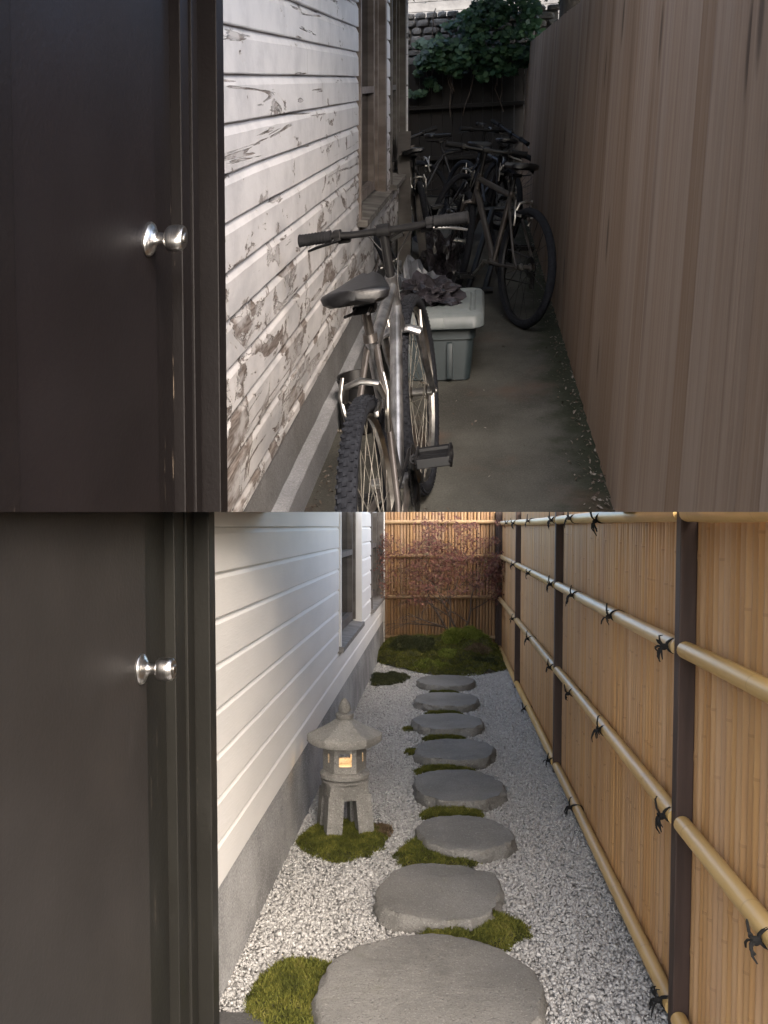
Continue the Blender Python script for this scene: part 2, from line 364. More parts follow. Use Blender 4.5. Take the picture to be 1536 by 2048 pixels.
# ================================================================== HOUSES
def siding_profile(x, z0, z1, lip):
    return [(x-.05, z0), (x, z0), (x+.0015, z0+.003), (x, z1-lip), (x-.013, z1-.001), (x-.05, z1-.001)]
def knob(parent, xw, y, z, xf, side):
    f = lambda a, b, h: (xw + h, y + a, z + b)
    k = MB().lathe([(.0, 0), (.034, 0), (.0345, .003), (.032, .007), (.024, .011), (.016, .015), (.0125, .019), (.0115, .030), (.013, .034),
                    (.020, .037), (.0245, .042), (.026, .050), (.026, .062), (.0245, .070), (.021, .074), (.0, .0745)], 40, f, cap=False)
    k2 = MB().lathe([(.0, .0745), (.010, .0747), (.0105, .077), (.008, .0785), (.0, .0785)], 20, f, cap=False)
    o = k.build('door_knob', m_steel, parent, xf, side, True)
    return o, k2
def house(up):
    xf, side = (UP, 'up') if up else (LOW, 'low')
    if up: xw, ys, rows, z0, pitch, lip = -.66, 2.03, 18, .326, .125, .031
    else:  xw, ys, rows, z0, pitch, lip = -.646, 2.26, 10, .343, .132, .020
    loc = xf((xw - .1, 4, 0))
    lab = ('weathered house with peeling white board siding and an old brown door' if up
           else 'freshly painted house with smooth white board siding and a clean dark door')
    h = thing('clapboard_house', lab, 'house', loc)
    msid = m_peel if up else m_clean
    wins = [(4.68, 5.94), (6.26, 7.42)] if up else [(5.52, 7.06), (8.07, 9.66)]
    yend = 7.56 if up else 9.86
    zsill = .735 if up else .66
    ztop = 2.5 if up else 1.62
    # solid wall behind the boards, with openings left for door and windows
    mb = MB(); xb0, xb1 = xw - .17, xw - .03
    mb.box(xb0, xb1, .2, 1.0, 0 if not up else -.1, ztop)
    mb.box(xb0, xb1, ys - .1, wins[0][0] + .04, .0, ztop); mb.box(xb0, xb1, wins[0][1] - .04, wins[1][0] + .04, .0, ztop)
    mb.box(xb0, xb1, wins[1][1] - .04, yend - .012, .0, ztop)
    for a, b in wins: mb.box(xb0, xb1, a + .0401, b - .0401, .0, zsill - .03)
    mb.build('wall', m_plinth_up if up else m_plinth_low, h, xf, side)
    def row(a, b, za, zb):
        mb = MB().sweep_y(siding_profile(xw, za, zb, lip), a, b, max(1, int((b-a)/.12)))
        if up:      # old boards bow and their lower edges are ragged
            q = []
            for (x, y, z) in mb.v:
                w = noise.noise(Vector((y*1.3, za*9, 3.)))
                q.append((x + .0018*w, y, z + .0022*noise.noise(Vector((y*2.1, za*7, 1.))) + (.0014*noise.noise(Vector((y*19, za*31, 5.))) if z - za < .004 else 0)))
            mb.v = q
        return mb.build('siding_board', msid, h, xf, side)
    zz = [(z0 + k*pitch, z0 + (k+1)*pitch) for k in range(rows)]
    if up: zz = [(.270, z0)] + zz
    for za, zb in zz:
        if not up and za > level_z(0, yend): continue
        segs = []
        if zb < zsill - .02: segs = [(ys, yend)]
        else: segs = [(ys, wins[0][0]), (wins[0][1], wins[1][0]), (wins[1][1], yend)]
        if zb >= zsill - .02 and za < zsill - .06:          # the board cut round the sills
            segs = [(ys, wins[0][0]), (wins[0][1], wins[1][0]), (wins[1][1], yend)]
            for a, b in wins: row(a, b, za, zsill - .065)
        for a, b in segs:
            if b - a > .3 and b < 4.9 and up:
                j = a + (b - a)*(.45 + .35*random.random()) if random.random() < .3 else None
                if j: row(a, j - .0015, za, zb); row(j + .0015, b, za, zb); continue
            row(a, b, za, zb)
    # base of the wall
    if up:
        MB().sweep_y([(xw-.03, .06), (xw+.004, .06), (xw+.004, .12), (xw-.006, .268), (xw-.03, .268)], 2.03, yend, 30).build('foundation', m_plinth_up, h, xf, side)
        n = 60; q = MB()
        prof = [(xw+.0045, .0), (xw+.056, .0), (xw+.053, .112), (xw+.046, .120), (xw+.0045, .126)]
        q.sweep_y(prof, 2.03, yend, n)
        q.v = [(x + .003*noise.noise(Vector((y*6, z*9, 2))), y, z + (.003*noise.noise(Vector((y*7, x*30, 8))) if z > .05 else 0)) for x, y, z in q.v]
        q.build('ledge', m_ledge_up, h, xf, side, True)
    else:
        q = MB().sweep_y([(xw-.03, -.05), (xw+.004, -.05), (xw-.002, .10), (xw-.008, .30), (xw-.008, .342), (xw-.03, .342)], 2.26, yend, 120)
        q.v = [(x + .0025*noise.noise(Vector((y*7, z*9, 2))), y, z) for x, y, z in q.v]
        q.build('foundation', m_plinth_low, h, xf, side, True)
    # corner board at the far end
    MB().bbox(xw-.06, xw+.012, yend+.001, yend+.05, .125 if up else 0, ztop, .003).build('corner_board', msid, h, xf, side)
    # windows
    for i, (a, b) in enumerate(wins):
        zt = 2.35 if up else 1.62
        cas = .085; mw = (m_win_old if i == 0 else m_win_dark) if up else (m_clean if i == 0 else m_win_dark)
        w = MB().bbox(xw-.06, xw+.014, a+.001, a+.035, zsill-.06, zt, .003)
        w.bbox(xw-.06, xw+.014, b-.075, b-.001, zsill-.06, zt, .003)
        w.box(xw-.06, xw+.014, a+.0352, b-.0752, zt-.06, zt-.001)
        wo = w.build('window', mw, h, xf, side)
        md = m_win_dark if (not up or i) else m_win_old
        s = MB()
        s.box(xw-.15, xw-.035, a+.0353, a+.075, zsill, zt-.07); s.box(xw-.15, xw-.035, b-.115, b-.0753, zsill, zt-.07)
        s.box(xw-.13, xw-.055, a+.076, a+.125, zsill, zt-.07); s.box(xw-.13, xw-.055, b-.165, b-.116, zsill, zt-.07)
        s.box(xw-.13, xw-.055, a+.126, b-.166, zsill, zsill+.06)
        zm = zsill + (.62 if up else .52); s.box(xw-.125, xw-.05, a+.126, b-.166, zm, zm+.04)
        s.build('window_frame', md, wo, xf, side)
        MB().box(xw-.10, xw-.094, a+.1255, b-.1655, zsill+.061, zm-.001).build('pane', m_glass, wo, xf, side)
        MB().box(xw-.10, xw-.094, a+.1255, b-.1655, zm+.041, zt-.071).build('pane', m_glass, wo, xf, side)
        pr = .05 if up else .032; b_ = b + .01 if up else b - .03
        sl = MB().add([(xw-.15,a-.02,zsill-.004),(xw+pr,a-.02,zsill-.028),(xw+pr,a-.02,zsill-.060),(xw-.028,a-.02,zsill-.060)] +
                      [(xw-.15,b_,zsill-.004),(xw+pr,b_,zsill-.028),(xw+pr,b_,zsill-.060),(xw-.028,b_,zsill-.060)],
                      [(0,1,2,3),(7,6,5,4),(0,4,5,1),(1,5,6,2),(2,6,7,3),(3,7,4,0)])
        sl.build('sill', m_sill if up else m_sill_low, wo, xf, side)
    if up:      # an unseen wall added past the corner to block light from the left
        MB().box(-1.42, -1.22, 7.62, 11.1, 0, 2.5).build('light_blocker_wall', m_win_old, h, xf)
    if up:      # an overhang added out of view to dim the passage
        MB().add([(xw-.5,.2,2.75),(-.12,.2,2.52),(-.12,7.9,2.52),(xw-.5,7.9,2.75),(xw-.5,.2,2.69),(-.12,.2,2.46),(-.12,7.9,2.46),(xw-.5,7.9,2.69)],
                 [(0,1,2,3),(7,6,5,4),(0,4,5,1),(1,5,6,2),(2,6,7,3),(3,7,4,0)]).build('shade_overhang', m_win_old, h, xf)
    # door, its frame and knob
    md, mf = (m_door_up, m_frame_up) if up else (m_door_low, m_frame_low)
    zb, zt = (.05, 2.3) if up else (.045, 1.62)
    de = 1.768 if up else 1.905
    d = MB().bbox(xw-.05, xw-.010, 1.205 if up else 1.02, de, zb, zt, .0025).build('door', md, h, xf, side)
    ky, kz = (1.728, 1.124) if up else (1.866, 1.088)
    o, key = knob(d, xw-.010, ky, kz, xf, side)
    key.build('keyhole_disc', m_chrome, d, xf, side, True)
    f = MB()
    if up:
        for (a, b, x) in [(1.777, 1.90, -.024), (1.9002, 1.955, .001), (1.9552, 1.98, .008), (1.9802, 2.018, .001)]: f.bbox(xw-.12, xw+x, a, b, zb-.05, zt, .003)
        f.bbox(xw-.12, xw+.046, 2.0182, 2.075, zb-.05, zt, .003)
        MB().bbox(xw-.12, xw+.0, 1.02, 1.197, zb-.05, zt, .003).build('door_jamb', mf, h, xf, side)
    else:
        for (a, b, x) in [(1.915, 2.085, -.024), (2.0852, 2.165, .001), (2.1652, 2.20, .008), (2.2002, 2.25, .001)]: f.bbox(xw-.12, xw+x, a, b, zb-.045, zt, .003)
        f.bbox(xw-.12, xw+.042, 2.2502, 2.31, zb-.045, zt, .003)
        MB().bbox(xw-.12, xw+.0, .85, 1.012, zb-.045, zt, .003).build('door_jamb', mf, h, xf, side)
    f.build('door_frame', mf, h, xf, side)
    MB().box(xw-.16, xw-.055, 1.0, 2.2, zb-.04, zt).build('lining', m_black, h, xf, side)
    return h
house(True); house(False)
MB().bbox(-.95, -.45, 1.5, 2.388, -.05, .022, .006).build('door_step', m_step, origin=(-.7, 2, 0))
tag(bpy.data.objects['door_step'], 'flat dark concrete step under the clean dark door', 'step')

# ================================================================== NEGLECTED PASSAGE: fences
def fence_side():
    h = thing('board_fence', 'tall weathered brown board fence leaning outwards along the concrete path', 'fence', UP((.45, 6, 0)))
    lean = math.tan(R(3.4)); y = 1.12; k = 0
    while y < 11.1:
        w = random.choice([.128, .135, .142, .150, .162]) ; off = random.uniform(-.0008, .0008); tw = random.uniform(.0026, .0036)
        zt = 1.80 + random.uniform(-.004, .004); bow = random.uniform(-.003, .003)
        vs = []; nz = 8
        for j in range(nz+1):
            z = zt*j/nz; x = .43 + lean*z + off + bow*math.sin(math.pi*j/nz)
            e = .0015*noise.noise(Vector((k*3.1, z*3, 0)))
            vs += [(x+tw+.0015, y+.0002+e, z), (x+tw, y+.0008+e, z), (x-tw, y+w-.0038+e, z), (x-tw+.001, y+w-.003+e, z), (x+.021, y+w-.003+e, z), (x+.021, y+.0002+e, z)]
        fs = [(j*6+i, j*6+(i+1)%6, (j+1)*6+(i+1)%6, (j+1)*6+i) for j in range(nz) for i in range(6)] + [tuple(range(6)), tuple(reversed(range(nz*6, nz*6+6)))]
        MB().add(vs, fs).build('fence_board', m_fence_up, h, UP, 'up')
        y += w; k += 1
    for z in (.35, 1.5):
        MB().box(.452+lean*z, .49+lean*z, 1.12, 11.1, z, z+.09).build('rail', m_fence_up, h, UP, 'up')
    for y in (3.3, 5.7, 8.1, 10.5):
        MB().add([(.493,y,-.1),(.58,y,-.1),(.58,y+.09,-.1),(.493,y+.09,-.1),(.60,y,1.7),(.69,y,1.7),(.69,y+.09,1.7),(.60,y+.09,1.7)],
                 [(0,3,2,1),(4,5,6,7),(0,1,5,4),(1,2,6,5),(2,3,7,6),(3,0,4,7)]).build('post', m_fence_dark, h, UP, 'up')
fence_side()
def fence_end():
    h = thing('board_fence', 'dark damp board fence closing the far end behind the bicycles', 'fence', UP((-.4, 11.2, 0)))
    x = -2.2
    while x < .5:
        w = random.uniform(.11, .15)
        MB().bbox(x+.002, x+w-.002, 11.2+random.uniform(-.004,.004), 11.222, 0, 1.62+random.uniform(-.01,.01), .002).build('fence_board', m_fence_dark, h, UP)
        x += w
    for z in (.45, 1.07):
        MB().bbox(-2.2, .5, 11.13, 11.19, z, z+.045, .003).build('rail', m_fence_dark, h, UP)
fence_end()

# rubble wall and whitewashed house beyond the end fence
def rubble():
    h = thing('rubble_wall', 'low rubble stone wall rising above the dark end fence under ivy', 'wall', UP((-.4, 11.5, 0)))
    MB().box(-2.4, .9, 11.42, 11.72, 0, 2.2).build('core', m_plinth_up, h, UP)
    z = 1.2
    base = None
    while z < 2.22:
        x = -2.4 + random.uniform(0, .1); hh = random.uniform(.07, .13)
        while x < .8:
            w = random.uniform(.11, .26)
            bm = bmesh.new(); bmesh.ops.create_icosphere(bm, subdivisions=2, radius=1)
            sd_ = random.random()*50; vs = []
            for v in bm.verts:
                p = v.co; q = Vector([math.copysign(abs(c)**.55, c) for c in p])
                q *= 1 + .13*noise.noise(p*1.7 + Vector((sd_, 0, 0)))
                vs.append((x + w/2 + q.x*w*.47, 11.42 + q.y*.07, z + hh/2 + q.z*hh*.46))
            bm.verts.index_update()
            MB().add(vs, [[v.index for v in f.verts] for f in bm.faces]).build('stone', m_stonewall, h, UP); bm.free()
            x += w
        z += hh
rubble()
def far_house():
    h = thing('white_house', 'whitewashed house wall seen over the ivy beyond the end fence', 'house', UP((0, 15, 0)))
    z = 0
    MB().box(-4, 3.5, 15.03, 15.3, 0, 5.0).build('wall', m_pale_wall, h, UP)
    for k in range(18):
        za = 1.9 + k*.16
        MB().bbox(-4, 3.5, 14.985, 15.028, za, za+.155, .008).build('siding_board', m_pale_wall, h, UP)
far_house()

def leaves(name, pts, nrm, size, mat, parent=None, xf=None, side=None, origin=(0,0,0), shape='ivy', curl=.3):
    """many small separate leaf faces as one part"""
    n = len(pts); P = np.asarray(pts); N = np.asarray(nrm, float)
    N /= np.linalg.norm(N, axis=1)[:, None] + 1e-9
    A = rng.normal(size=(n, 3)); A -= (A*N).sum(1)[:, None]*N; A /= np.linalg.norm(A, axis=1)[:, None] + 1e-9
    B = np.cross(N, A)
    if shape == 'ivy': T = np.array([(0,-.5,0),(.42,-.32,.0),(.5,.1,.0),(.14,.16,.0),(0,.6,0),(-.14,.16,0),(-.5,.1,0),(-.42,-.32,0)])
    elif shape == 'star':
        T = []
        for k, L in enumerate((.45, .8, 1., .8, .45)):
            a = R(-100 + 50*k) + math.pi/2
            T += [(L*math.cos(a), L*math.sin(a), 0), (.18*math.cos(a+R(25)), .18*math.sin(a+R(25)), 0)]
        T = np.array(T[:-1] + [(0, -.25, 0)])
    else: T = np.array([(0,-.5,0),(.24,0,0),(0,.5,0),(-.24,0,0)])
    k = len(T); S = size*rng.uniform(.6, 1.25, n)
    h = -curl*(T[:, 0]**2 + T[:, 1]**2)
    V = P[:, None, :] + S[:, None, None]*(T[None, :, 0:1]*A[:, None, :] + T[None, :, 1:2]*B[:, None, :] + h[None, :, None]*N[:, None, :])
    V = V.reshape(-1, 3); LPc = V.copy()
    if xf is UP:
        V = np.stack([_c*V[:,0] + _s*V[:,1], -_s*V[:,0] + _c*V[:,1], V[:,2] + SLOPE*V[:,1]], 1)
    F = np.arange(n*k).reshape(n, k)
    if side:
        d = V @ np.array(LEVEL_N[:]) - LEVEL_N.dot(LEVEL_P); d = d.reshape(n, k)
        keep = (d > 0).all(1) if side == 'up' else (d < 0).all(1)
        F = F[keep]; V = V.reshape(n, k, 3)[keep].reshape(-1, 3); LPc = LPc.reshape(n, k, 3)[keep].reshape(-1, 3); F = np.arange(len(V)).reshape(-1, k)
    org = parent_origin(parent) if parent is not None else Vector(origin)
    me = raw_mesh(name, V - np.array(org[:]), F, mat, LPc)
    o = bpy.data.objects.new(name, me); COL.objects.link(o)
    if parent is not None: o.parent = parent
    else: o.location = org
    return o

def ivy():
    h = thing('ivy', 'dark green ivy cascading over the rubble wall at the far end', 'ivy', UP((.1, 11.3, 0)))
    P = []; N = []
    clumps = []
    for k in range(150):
        x = random.uniform(-.75, .62); top = 2.16 + .22*math.sin(3*x + 1) + .12*random.random(); lo = 1.42 + .25*abs(noise.noise(Vector((x*2.5, 3, 0))))
        if x < -.3: lo += .3*(-.3 - x) ; top -= .35*(-.3 - x)/.45
        z = random.uniform(lo, top); clumps.append((x, 11.05 - .22*math.sin((z-1.3)*2.5)*random.random(), z, random.uniform(.06, .13)))
    for k in range(16): clumps.append((random.uniform(-1.1,-.5), 11.1, random.uniform(1.25, 1.9), random.uniform(.04, .08)))
    for cx, cy, cz, r in clumps:
        for q in range(24):
            d = Vector((random.gauss(0,1), random.gauss(0,1), random.gauss(0,1))).normalized()*r*random.random()**.4
            P.append((cx+d.x*1.2, cy+d.y, cz+d.z*.8)); N.append((d.x*.4+random.gauss(0,.3), -1+random.gauss(0,.4), .7+d.z+random.gauss(0,.3)))
    leaves('leaves', P, N, .075, m_ivy, h, UP, shape='ivy')
    st = MB()
    for k in range(14):
        x = random.uniform(-.7, .6); p = [(x, 11.12, .9 + random.random()*.5)]
        for j in range(7): p.append((p[-1][0]+random.uniform(-.07,.07), 11.1+random.uniform(-.05,.03), p[-1][2]+.13))
        st.tube(p, .006, 5)
    st.build('stems', m_twig, h, UP)
ivy()
def back_tree():
    h = thing('tree', 'leafy tree with a grey trunk standing behind the brown board fence', 'tree', UP((.86, 9.6, 0)))
    p = [(.93, 9.6, -.1), (.90, 9.6, .9), (.89, 9.6, 1.8), (.93, 9.65, 2.6), (.85, 9.6, 3.4), (.8, 9.7, 4.2)]
    tr = MB().tube(p, [.17, .14, .135, .125, .10, .06], 14)
    for k in range(9):
        a = k*2.4; z = 2.5 + k*.2; s = Vector((.9, 9.62, z)); e = s + Vector((math.cos(a)*1.1, math.sin(a)*1.1, .35+.3*random.random()))
        m = (s+e)/2 + Vector((0, 0, .12)); tr.tube([s, m, e], [.05, .035, .012], 7)
    tr.build('trunk', m_bark, h, UP, None, True)
    P = []; N = []
    for k in range(170):
        a = random.random()*6.283; rr = 1.6*math.sqrt(random.random()); z = random.gauss(3.25, .45)
        c = Vector((.5 + rr*math.cos(a), 9.9 + rr*math.sin(a), max(2.32 + .15*random.random(), z)))
        r = random.uniform(.14, .28)
        for q in range(26):
            d = Vector((random.gauss(0,1), random.gauss(0,1), random.gauss(0,.7))).normalized()*r*random.random()**.45
            P.append(c+d); N.append((d.x*2+random.gauss(0,.4), d.y*2+random.gauss(0,.4), .6+random.gauss(0,.4)))
    leaves('crown', P, N, .12, m_ivy, h, UP, shape='ivy')
def added_shade_tree(x0, y0, label):
    """an added tree behind the board fence whose boughs darken the neglected passage"""
    h = thing('tree', label, 'tree', UP((x0, y0, 0)))
    tr = MB().tube([(x0, y0, -.1), (x0-.03, y0, 1.2), (x0, y0+.05, 2.4), (x0-.2, y0, 3.3), (x0-.4, y0+.1, 4.3)], [.15, .12, .10, .08, .04], 12)
    P = []; N = []
    for k in range(22):
        a = k*2.4; s = Vector((x0-.1, y0, 2.3 + .07*k)); L = random.uniform(1.0, 2.2)
        e = Vector((x0 - .75 + math.cos(a)*L*.75, y0 + math.sin(a)*L, 2.95 + .06*k)); m = (s+e)/2 + Vector((0, 0, .2))
        tr.tube([s, m, e], [.035, .022, .008], 6)
        for w in range(5):
            c = s.lerp(e, .35 + .65*random.random()) + Vector((random.gauss(0,.25), random.gauss(0,.3), .1+random.gauss(0,.12))); r = random.uniform(.16, .3)
            for q in range(30):
                d = Vector((random.gauss(0,1), random.gauss(0,1), random.gauss(0,.6))).normalized()*r*random.random()**.45
                p = c + d; p.z = max(p.z, 2.75); P.append(p); N.append((random.gauss(0,.5), random.gauss(0,.5), 1))
    tr.build('trunk', m_bark, h, UP, None, True)
    leaves('crown', P, N, .125, m_ivy, h, UP, shape='ivy')  # leaf canopy added to hold the sky's light off the passage
added_shade_tree(1.15, 3.6, 'leafy tree added behind the board fence to shade the path opposite the old brown door')
added_shade_tree(1.25, 6.9, 'leafy tree added behind the board fence to shade the path opposite the house corner')
added_shade_tree(1.25, 9.4, 'broad leafy tree added behind the board fence to shade the path beside the dark end fence')
back_tree()

# ================================================================== BICYCLES
def bicycle(label, rear, heading, lean, steer, mats, detail=True, group=None, side='up', scale=1.0):
    """heading: degrees turned left of the passage, lean: degrees to the left"""
    mf, mbar, mrim = mats
    ps, ph, pd = R(heading), R(lean), R(steer)
    hv = Vector((-math.sin(ps), math.cos(ps), 0)); r0 = Vector((math.cos(ps), math.sin(ps), 0)); up = Vector((0, 0, 1))
    u = up*math.cos(ph) - r0*math.sin(ph); rv = r0*math.cos(ph) + up*math.sin(ph); C = Vector((*rear, 0))
    def at(p): q = C + scale*(hv*p[0] + rv*p[1] + u*p[2]); return UP(q)          # (along, right, up) on the bicycle -> world
    SA = Vector((.815, 0, .66)); sax = Vector((-.30, 0, 1)).normalized(); RM = Matrix.Rotation(pd, 3, sax)
    def st(p): return at(SA + RM @ (Vector(p) - SA))                             # steered front end
    RW, WB = .335, 1.045
    root = thing('bicycle', label, 'bicycle', UP((rear[0], rear[1], 0)), group)
    def wheel(cx, f, front):
        o = MB()                                                                 # tyre with knobs
        n = 72; prof = [(a, .0235*math.cos(a), .0235*math.sin(a)) for a in [2*math.pi*k/10 for k in range(10)]]
        vs = []
        for i in range(n):
            a = 2*math.pi*i/n
            for (b, dr, dx) in prof:
                r_ = RW - .0235 + dr; vs.append((cx + r_*math.cos(a), dx, RW + r_*math.sin(a)))
        o.add(vs, [(i*10+k, i*10+(k+1)%10, ((i+1)%n)*10+(k+1)%10, ((i+1)%n)*10+k) for i in range(n) for k in range(10)])
        if detail:
            for i in range(96):
                a0 = 2*math.pi*i/96
                for dx, w, da in ((-.0115, .0042, 0), (.0115, .0042, .0), (0, .0048, .032), (-.0195, .003, .03), (.0195, .003, .03)):
                    a = a0 + da; r1 = RW - .0235 + math.sqrt(max(0, .0235**2 - dx*dx)) - .001; r2 = r1 + .0032; b = .0125
                    q = []
                    for rr_ in (r1, r2):
                        for (aa, xx) in ((a-b, dx-w), (a+b, dx-w), (a+b, dx+w), (a-b, dx+w)): q.append((cx + rr_*math.cos(aa), xx, RW + rr_*math.sin(aa)))
                    o.add(q, [(0,3,2,1),(4,5,6,7),(0,1,5,4),(1,2,6,5),(2,3,7,6),(3,0,4,7)])
        ty = o.build('tyre', m_tyre, root, f, side, True)
        ri = MB(); rp = [(.288, -.011), (.301, -.012), (.301, .012), (.288, .011), (.282, 0)]; vs = []
        for i in range(n):
            a = 2*math.pi*i/n; vs += [(cx + r_*math.cos(a), x_, RW + r_*math.sin(a)) for r_, x_ in rp]
        ri.add(vs, [(i*5+k, i*5+(k+1)%5, ((i+1)%n)*5+(k+1)%5, ((i+1)%n)*5+k) for i in range(n) for k in range(5)])
        ri.build('rim', mrim, ty, f, side, True)
        sp = MB(); ns = 32 if detail else 20
        for i in range(ns):
            a = 2*math.pi*i/ns; sgn = 1 if i % 2 else -1; b = a + (.9 if (i//2) % 2 else -.9)
            sp.tube([(cx + .022*math.cos(b), sgn*.028, RW + .022*math.sin(b)), (cx + .286*math.cos(a), 0, RW + .286*math.sin(a))], .0011 if detail else .0013, 4)
        sp.build('spokes', m_spoke if detail else m_dark_frame, ty, f, side)
        hb = MB().lathe([(.016, -.05), (.016, -.034), (.024, -.03), (.024, -.026), (.014, -.02), (.014, .02), (.024, .026), (.024, .03), (.016, .034), (.016, .05), (.008, .052), (.008, .068)], 14,
                        lambda a, b, h: (cx + a, h, RW + b))
        hb.build('hub', m_chrome, ty, f, side, True)
    wheel(0, at, False); wheel(WB, st, True)
    # frame
    BB = (.425, 0, .295); ST = (.285, 0, .745); HT = (.775, 0, .795); HB = (.812, 0, .672)
    fr = MB(); fr.tube([BB, ST], .0165, 12); fr.tube([(.297, 0, .71), (.778, 0, .768)], .018, 12); fr.tube([BB, (.805, 0, .70)], .0200, 14)
    fr.tube([(HT[0]-.004, 0, HT[2]+.012), HT, HB, (HB[0]+.003, 0, HB[2]-.01)], [.020, .018, .018, .020], 14)
    fr.tube([(BB[0], -.036, BB[2]), (BB[0], .036, BB[2])], .021, 14)
    fo = fr.build('frame', mf, root, at, side, True)
    sy = MB()
    for s in (-1, 1):
        sy.tube([(.292, s*.012, .72), (.20, s*.036, .60), (.06, s*.058, .40), (.0, s*.060, RW)], [.0095, .0085, .0075, .0075], 9)
        sy.tube([BB[:1] + (s*.03,) + BB[2:], (.25, s*.045, .305), (.0, s*.062, RW)], [.010, .009, .0075], 9)
    sy.build('stays', mbar if detail else mf, fo, at, side, True)
    # fork
    fk = MB(); fk.tube([(.812, 0, .67), (.836, 0, .62)], [.018, .021], 12)
    fk.tube([(.848, -.062, .598), (.838, -.03, .615), (.838, .03, .615), (.848, .062, .598)], .014, 10)
    for s in (-1, 1): fk.tube([(.846, s*.06, .605), (.90, s*.060, .50), (.975, s*.058, .40), (WB, s*.056, RW)], [.0145, .013, .011, .009], 10)
    fk.build('fork', mf, root, st, side, True)
    # saddle and post
    sp = MB(); sp.tube([(.285, 0, .74), (.262, 0, .835)], .0125, 12); sp.lathe([(.02, 0), (.02, .022)], 12, lambda a, b, h: (.284 + a, b, .735 + h))
    sp.build('seat_post', mbar if detail else m_black, root, at, side, True)
    n, m = 16, 22; sd_ = MB(); vs = []
    for j in range(m+1):
        q = j/m; s_ = .105 + .27*q
        w = .078*(1 - q)**.55*(1 if q < .3 else 1 - .0*(q)) + .019
        if q < .16: w *= max(.12, math.sqrt(max(0, 1 - (1 - q/.16)**2)))
        zt = .882 + .016*(1-q)**2 + .006*q - (.012 if q > .96 else 0); th = .030*(1-q)**.7 + .020
        for i in range(n):
            a = 2*math.pi*i/n; cy, cz = math.cos(a), math.sin(a)
            z_ = zt + (cz*.018 if cz > 0 else cz*th*(.55 + .45*abs(cy)**2)*(1 if q > .16 else .35 + .65*math.sqrt(max(0, 1 - (1 - q/.16)**2))))
            if cz > .5: z_ -= .006*math.exp(-(cy/.25)**2)
            vs.append((s_, w*math.copysign(abs(cy)**.8, cy), z_))
    sd_.add(vs, [(j*n+i, j*n+(i+1)%n, (j+1)*n+(i+1)%n, (j+1)*n+i) for j in range(m) for i in range(n)] + [tuple(range(n)), tuple(range(m*n, m*n+n))])
    so_ = sd_.build('saddle', m_vinyl, root, at, side, True)
    rl = MB()
    for s in (-1, 1): rl.tube([(.13, s*.03, .845), (.19, s*.022, .836), (.28, s*.02, .836), (.35, s*.012, .86)], .004, 6)
    rl.bbox(.235, .285, -.03, .03, .820, .842, .004); rl.build('saddle_rail', m_black, so_, at, side, True)
    # stem, bar, grips, levers
    HC = Vector((.735, 0, .955))
    sm = MB(); sm.tube([(.772, 0, .80), (.750, 0, .905), (.742, 0, .945)], [.0145, .0145, .017], 12); sm.tube([(.742, -.02, .955), (.742, .02, .955)], .022, 12)
    sm.build('stem', m_black, root, st, side, True)
    br = MB(); W_ = .27
    br.tube([(.722, -W_, .962), (.733, -.15, .962), (.738, -.11, .956), (.742, -.05, .955), (.742, .05, .955), (.738, .11, .956), (.733, .15, .962), (.722, W_, .962)], .0115, 12)
    bo = br.build('handlebar', m_black, root, st, side, True)
    for s in (-1, 1):
        g = MB(); L = [(.7285, s*.168, .962), (.7275, s*.18, .962), (.723, s*(W_-.006), .962), (.7228, s*(W_+.001), .962)]
        g.tube(L, [.0205, .0185, .019, .0215], 14)
        if detail:
            for q in range(9):
                y_ = .186 + q*.0105; x_ = .7275 - (y_-.18)*.043; g.tube([(x_, s*y_, .962), (x_-.0001, s*(y_+.004), .962)], .0200, 12)
        g.build('grip', m_rubber, bo, st, side, True)
        lv = MB(); lv.bbox(.722, .752, s*.150-.012, s*.150+.012, .945, .978, .004); lv.tube([(.735, s*.14, .962), (.735, s*.16, .962)], .0155, 12)
        lv.bbox(.748, .78, s*.135-.02, s*.135+.02, .930, .952, .006)
        lv.build('lever_clamp', m_black if s < 0 else m_rubber, bo, st, side, True)
        lb = MB(); lb.tube([(.77, s*.15, .94), (.785, s*.19, .932), (.772, s*.235, .925), (.768, s*.262, .918)], [.006, .0055, .005, .004], 8)
        lb.build('brake_lever', m_black if s < 0 else m_chrome, bo, st, side, True)
        cb = MB(); cb.tube([(.778, s*.12, .942), (.83, s*.07, .93), (.84, s*.02, .86), (.82, s*.012, .78), (.79, s*.02, .72)], .0024, 6); cb.build('cable', m_black, bo, st, side, True)
    # drivetrain
    cr = MB(); f_ = lambda a, b, h: (BB[0] + a, h, BB[2] + b)
    for r_, h0 in ((.092, .050), (.073, .043)):
        n = 44; vs = []
        for hh in (h0, h0+.003):
            for i in range(n*2):
                a = 2*math.pi*i/(n*2); q = r_ + (.003 if i % 2 else -.003); vs.append(f_(q*math.cos(a), q*math.sin(a), hh))
            for i in range(n*2):
                a = 2*math.pi*i/(n*2); vs.append(f_((r_-.02)*math.cos(a), (r_-.02)*math.sin(a), hh))
        k = n*2; fs = []
        for i in range(k):
            j = (i+1) % k; fs += [(i, j, k+j, k+i), (2*k+i, 3*k+i, 3*k+j, 2*k+j), (i, 2*k+i, 2*k+j, j), (k+i, k+j, 3*k+j, 3*k+i)]
        cr.add(vs, fs)
    for i in range(5):
        a = 2*math.pi*i/5; cr.tube([f_(.01*math.cos(a), .01*math.sin(a), .052), f_(.078*math.cos(a), .078*math.sin(a), .049)], [.011, .006], 6)
    co = cr.build('chainring', m_black, root, at, side)
    ca = R(140)
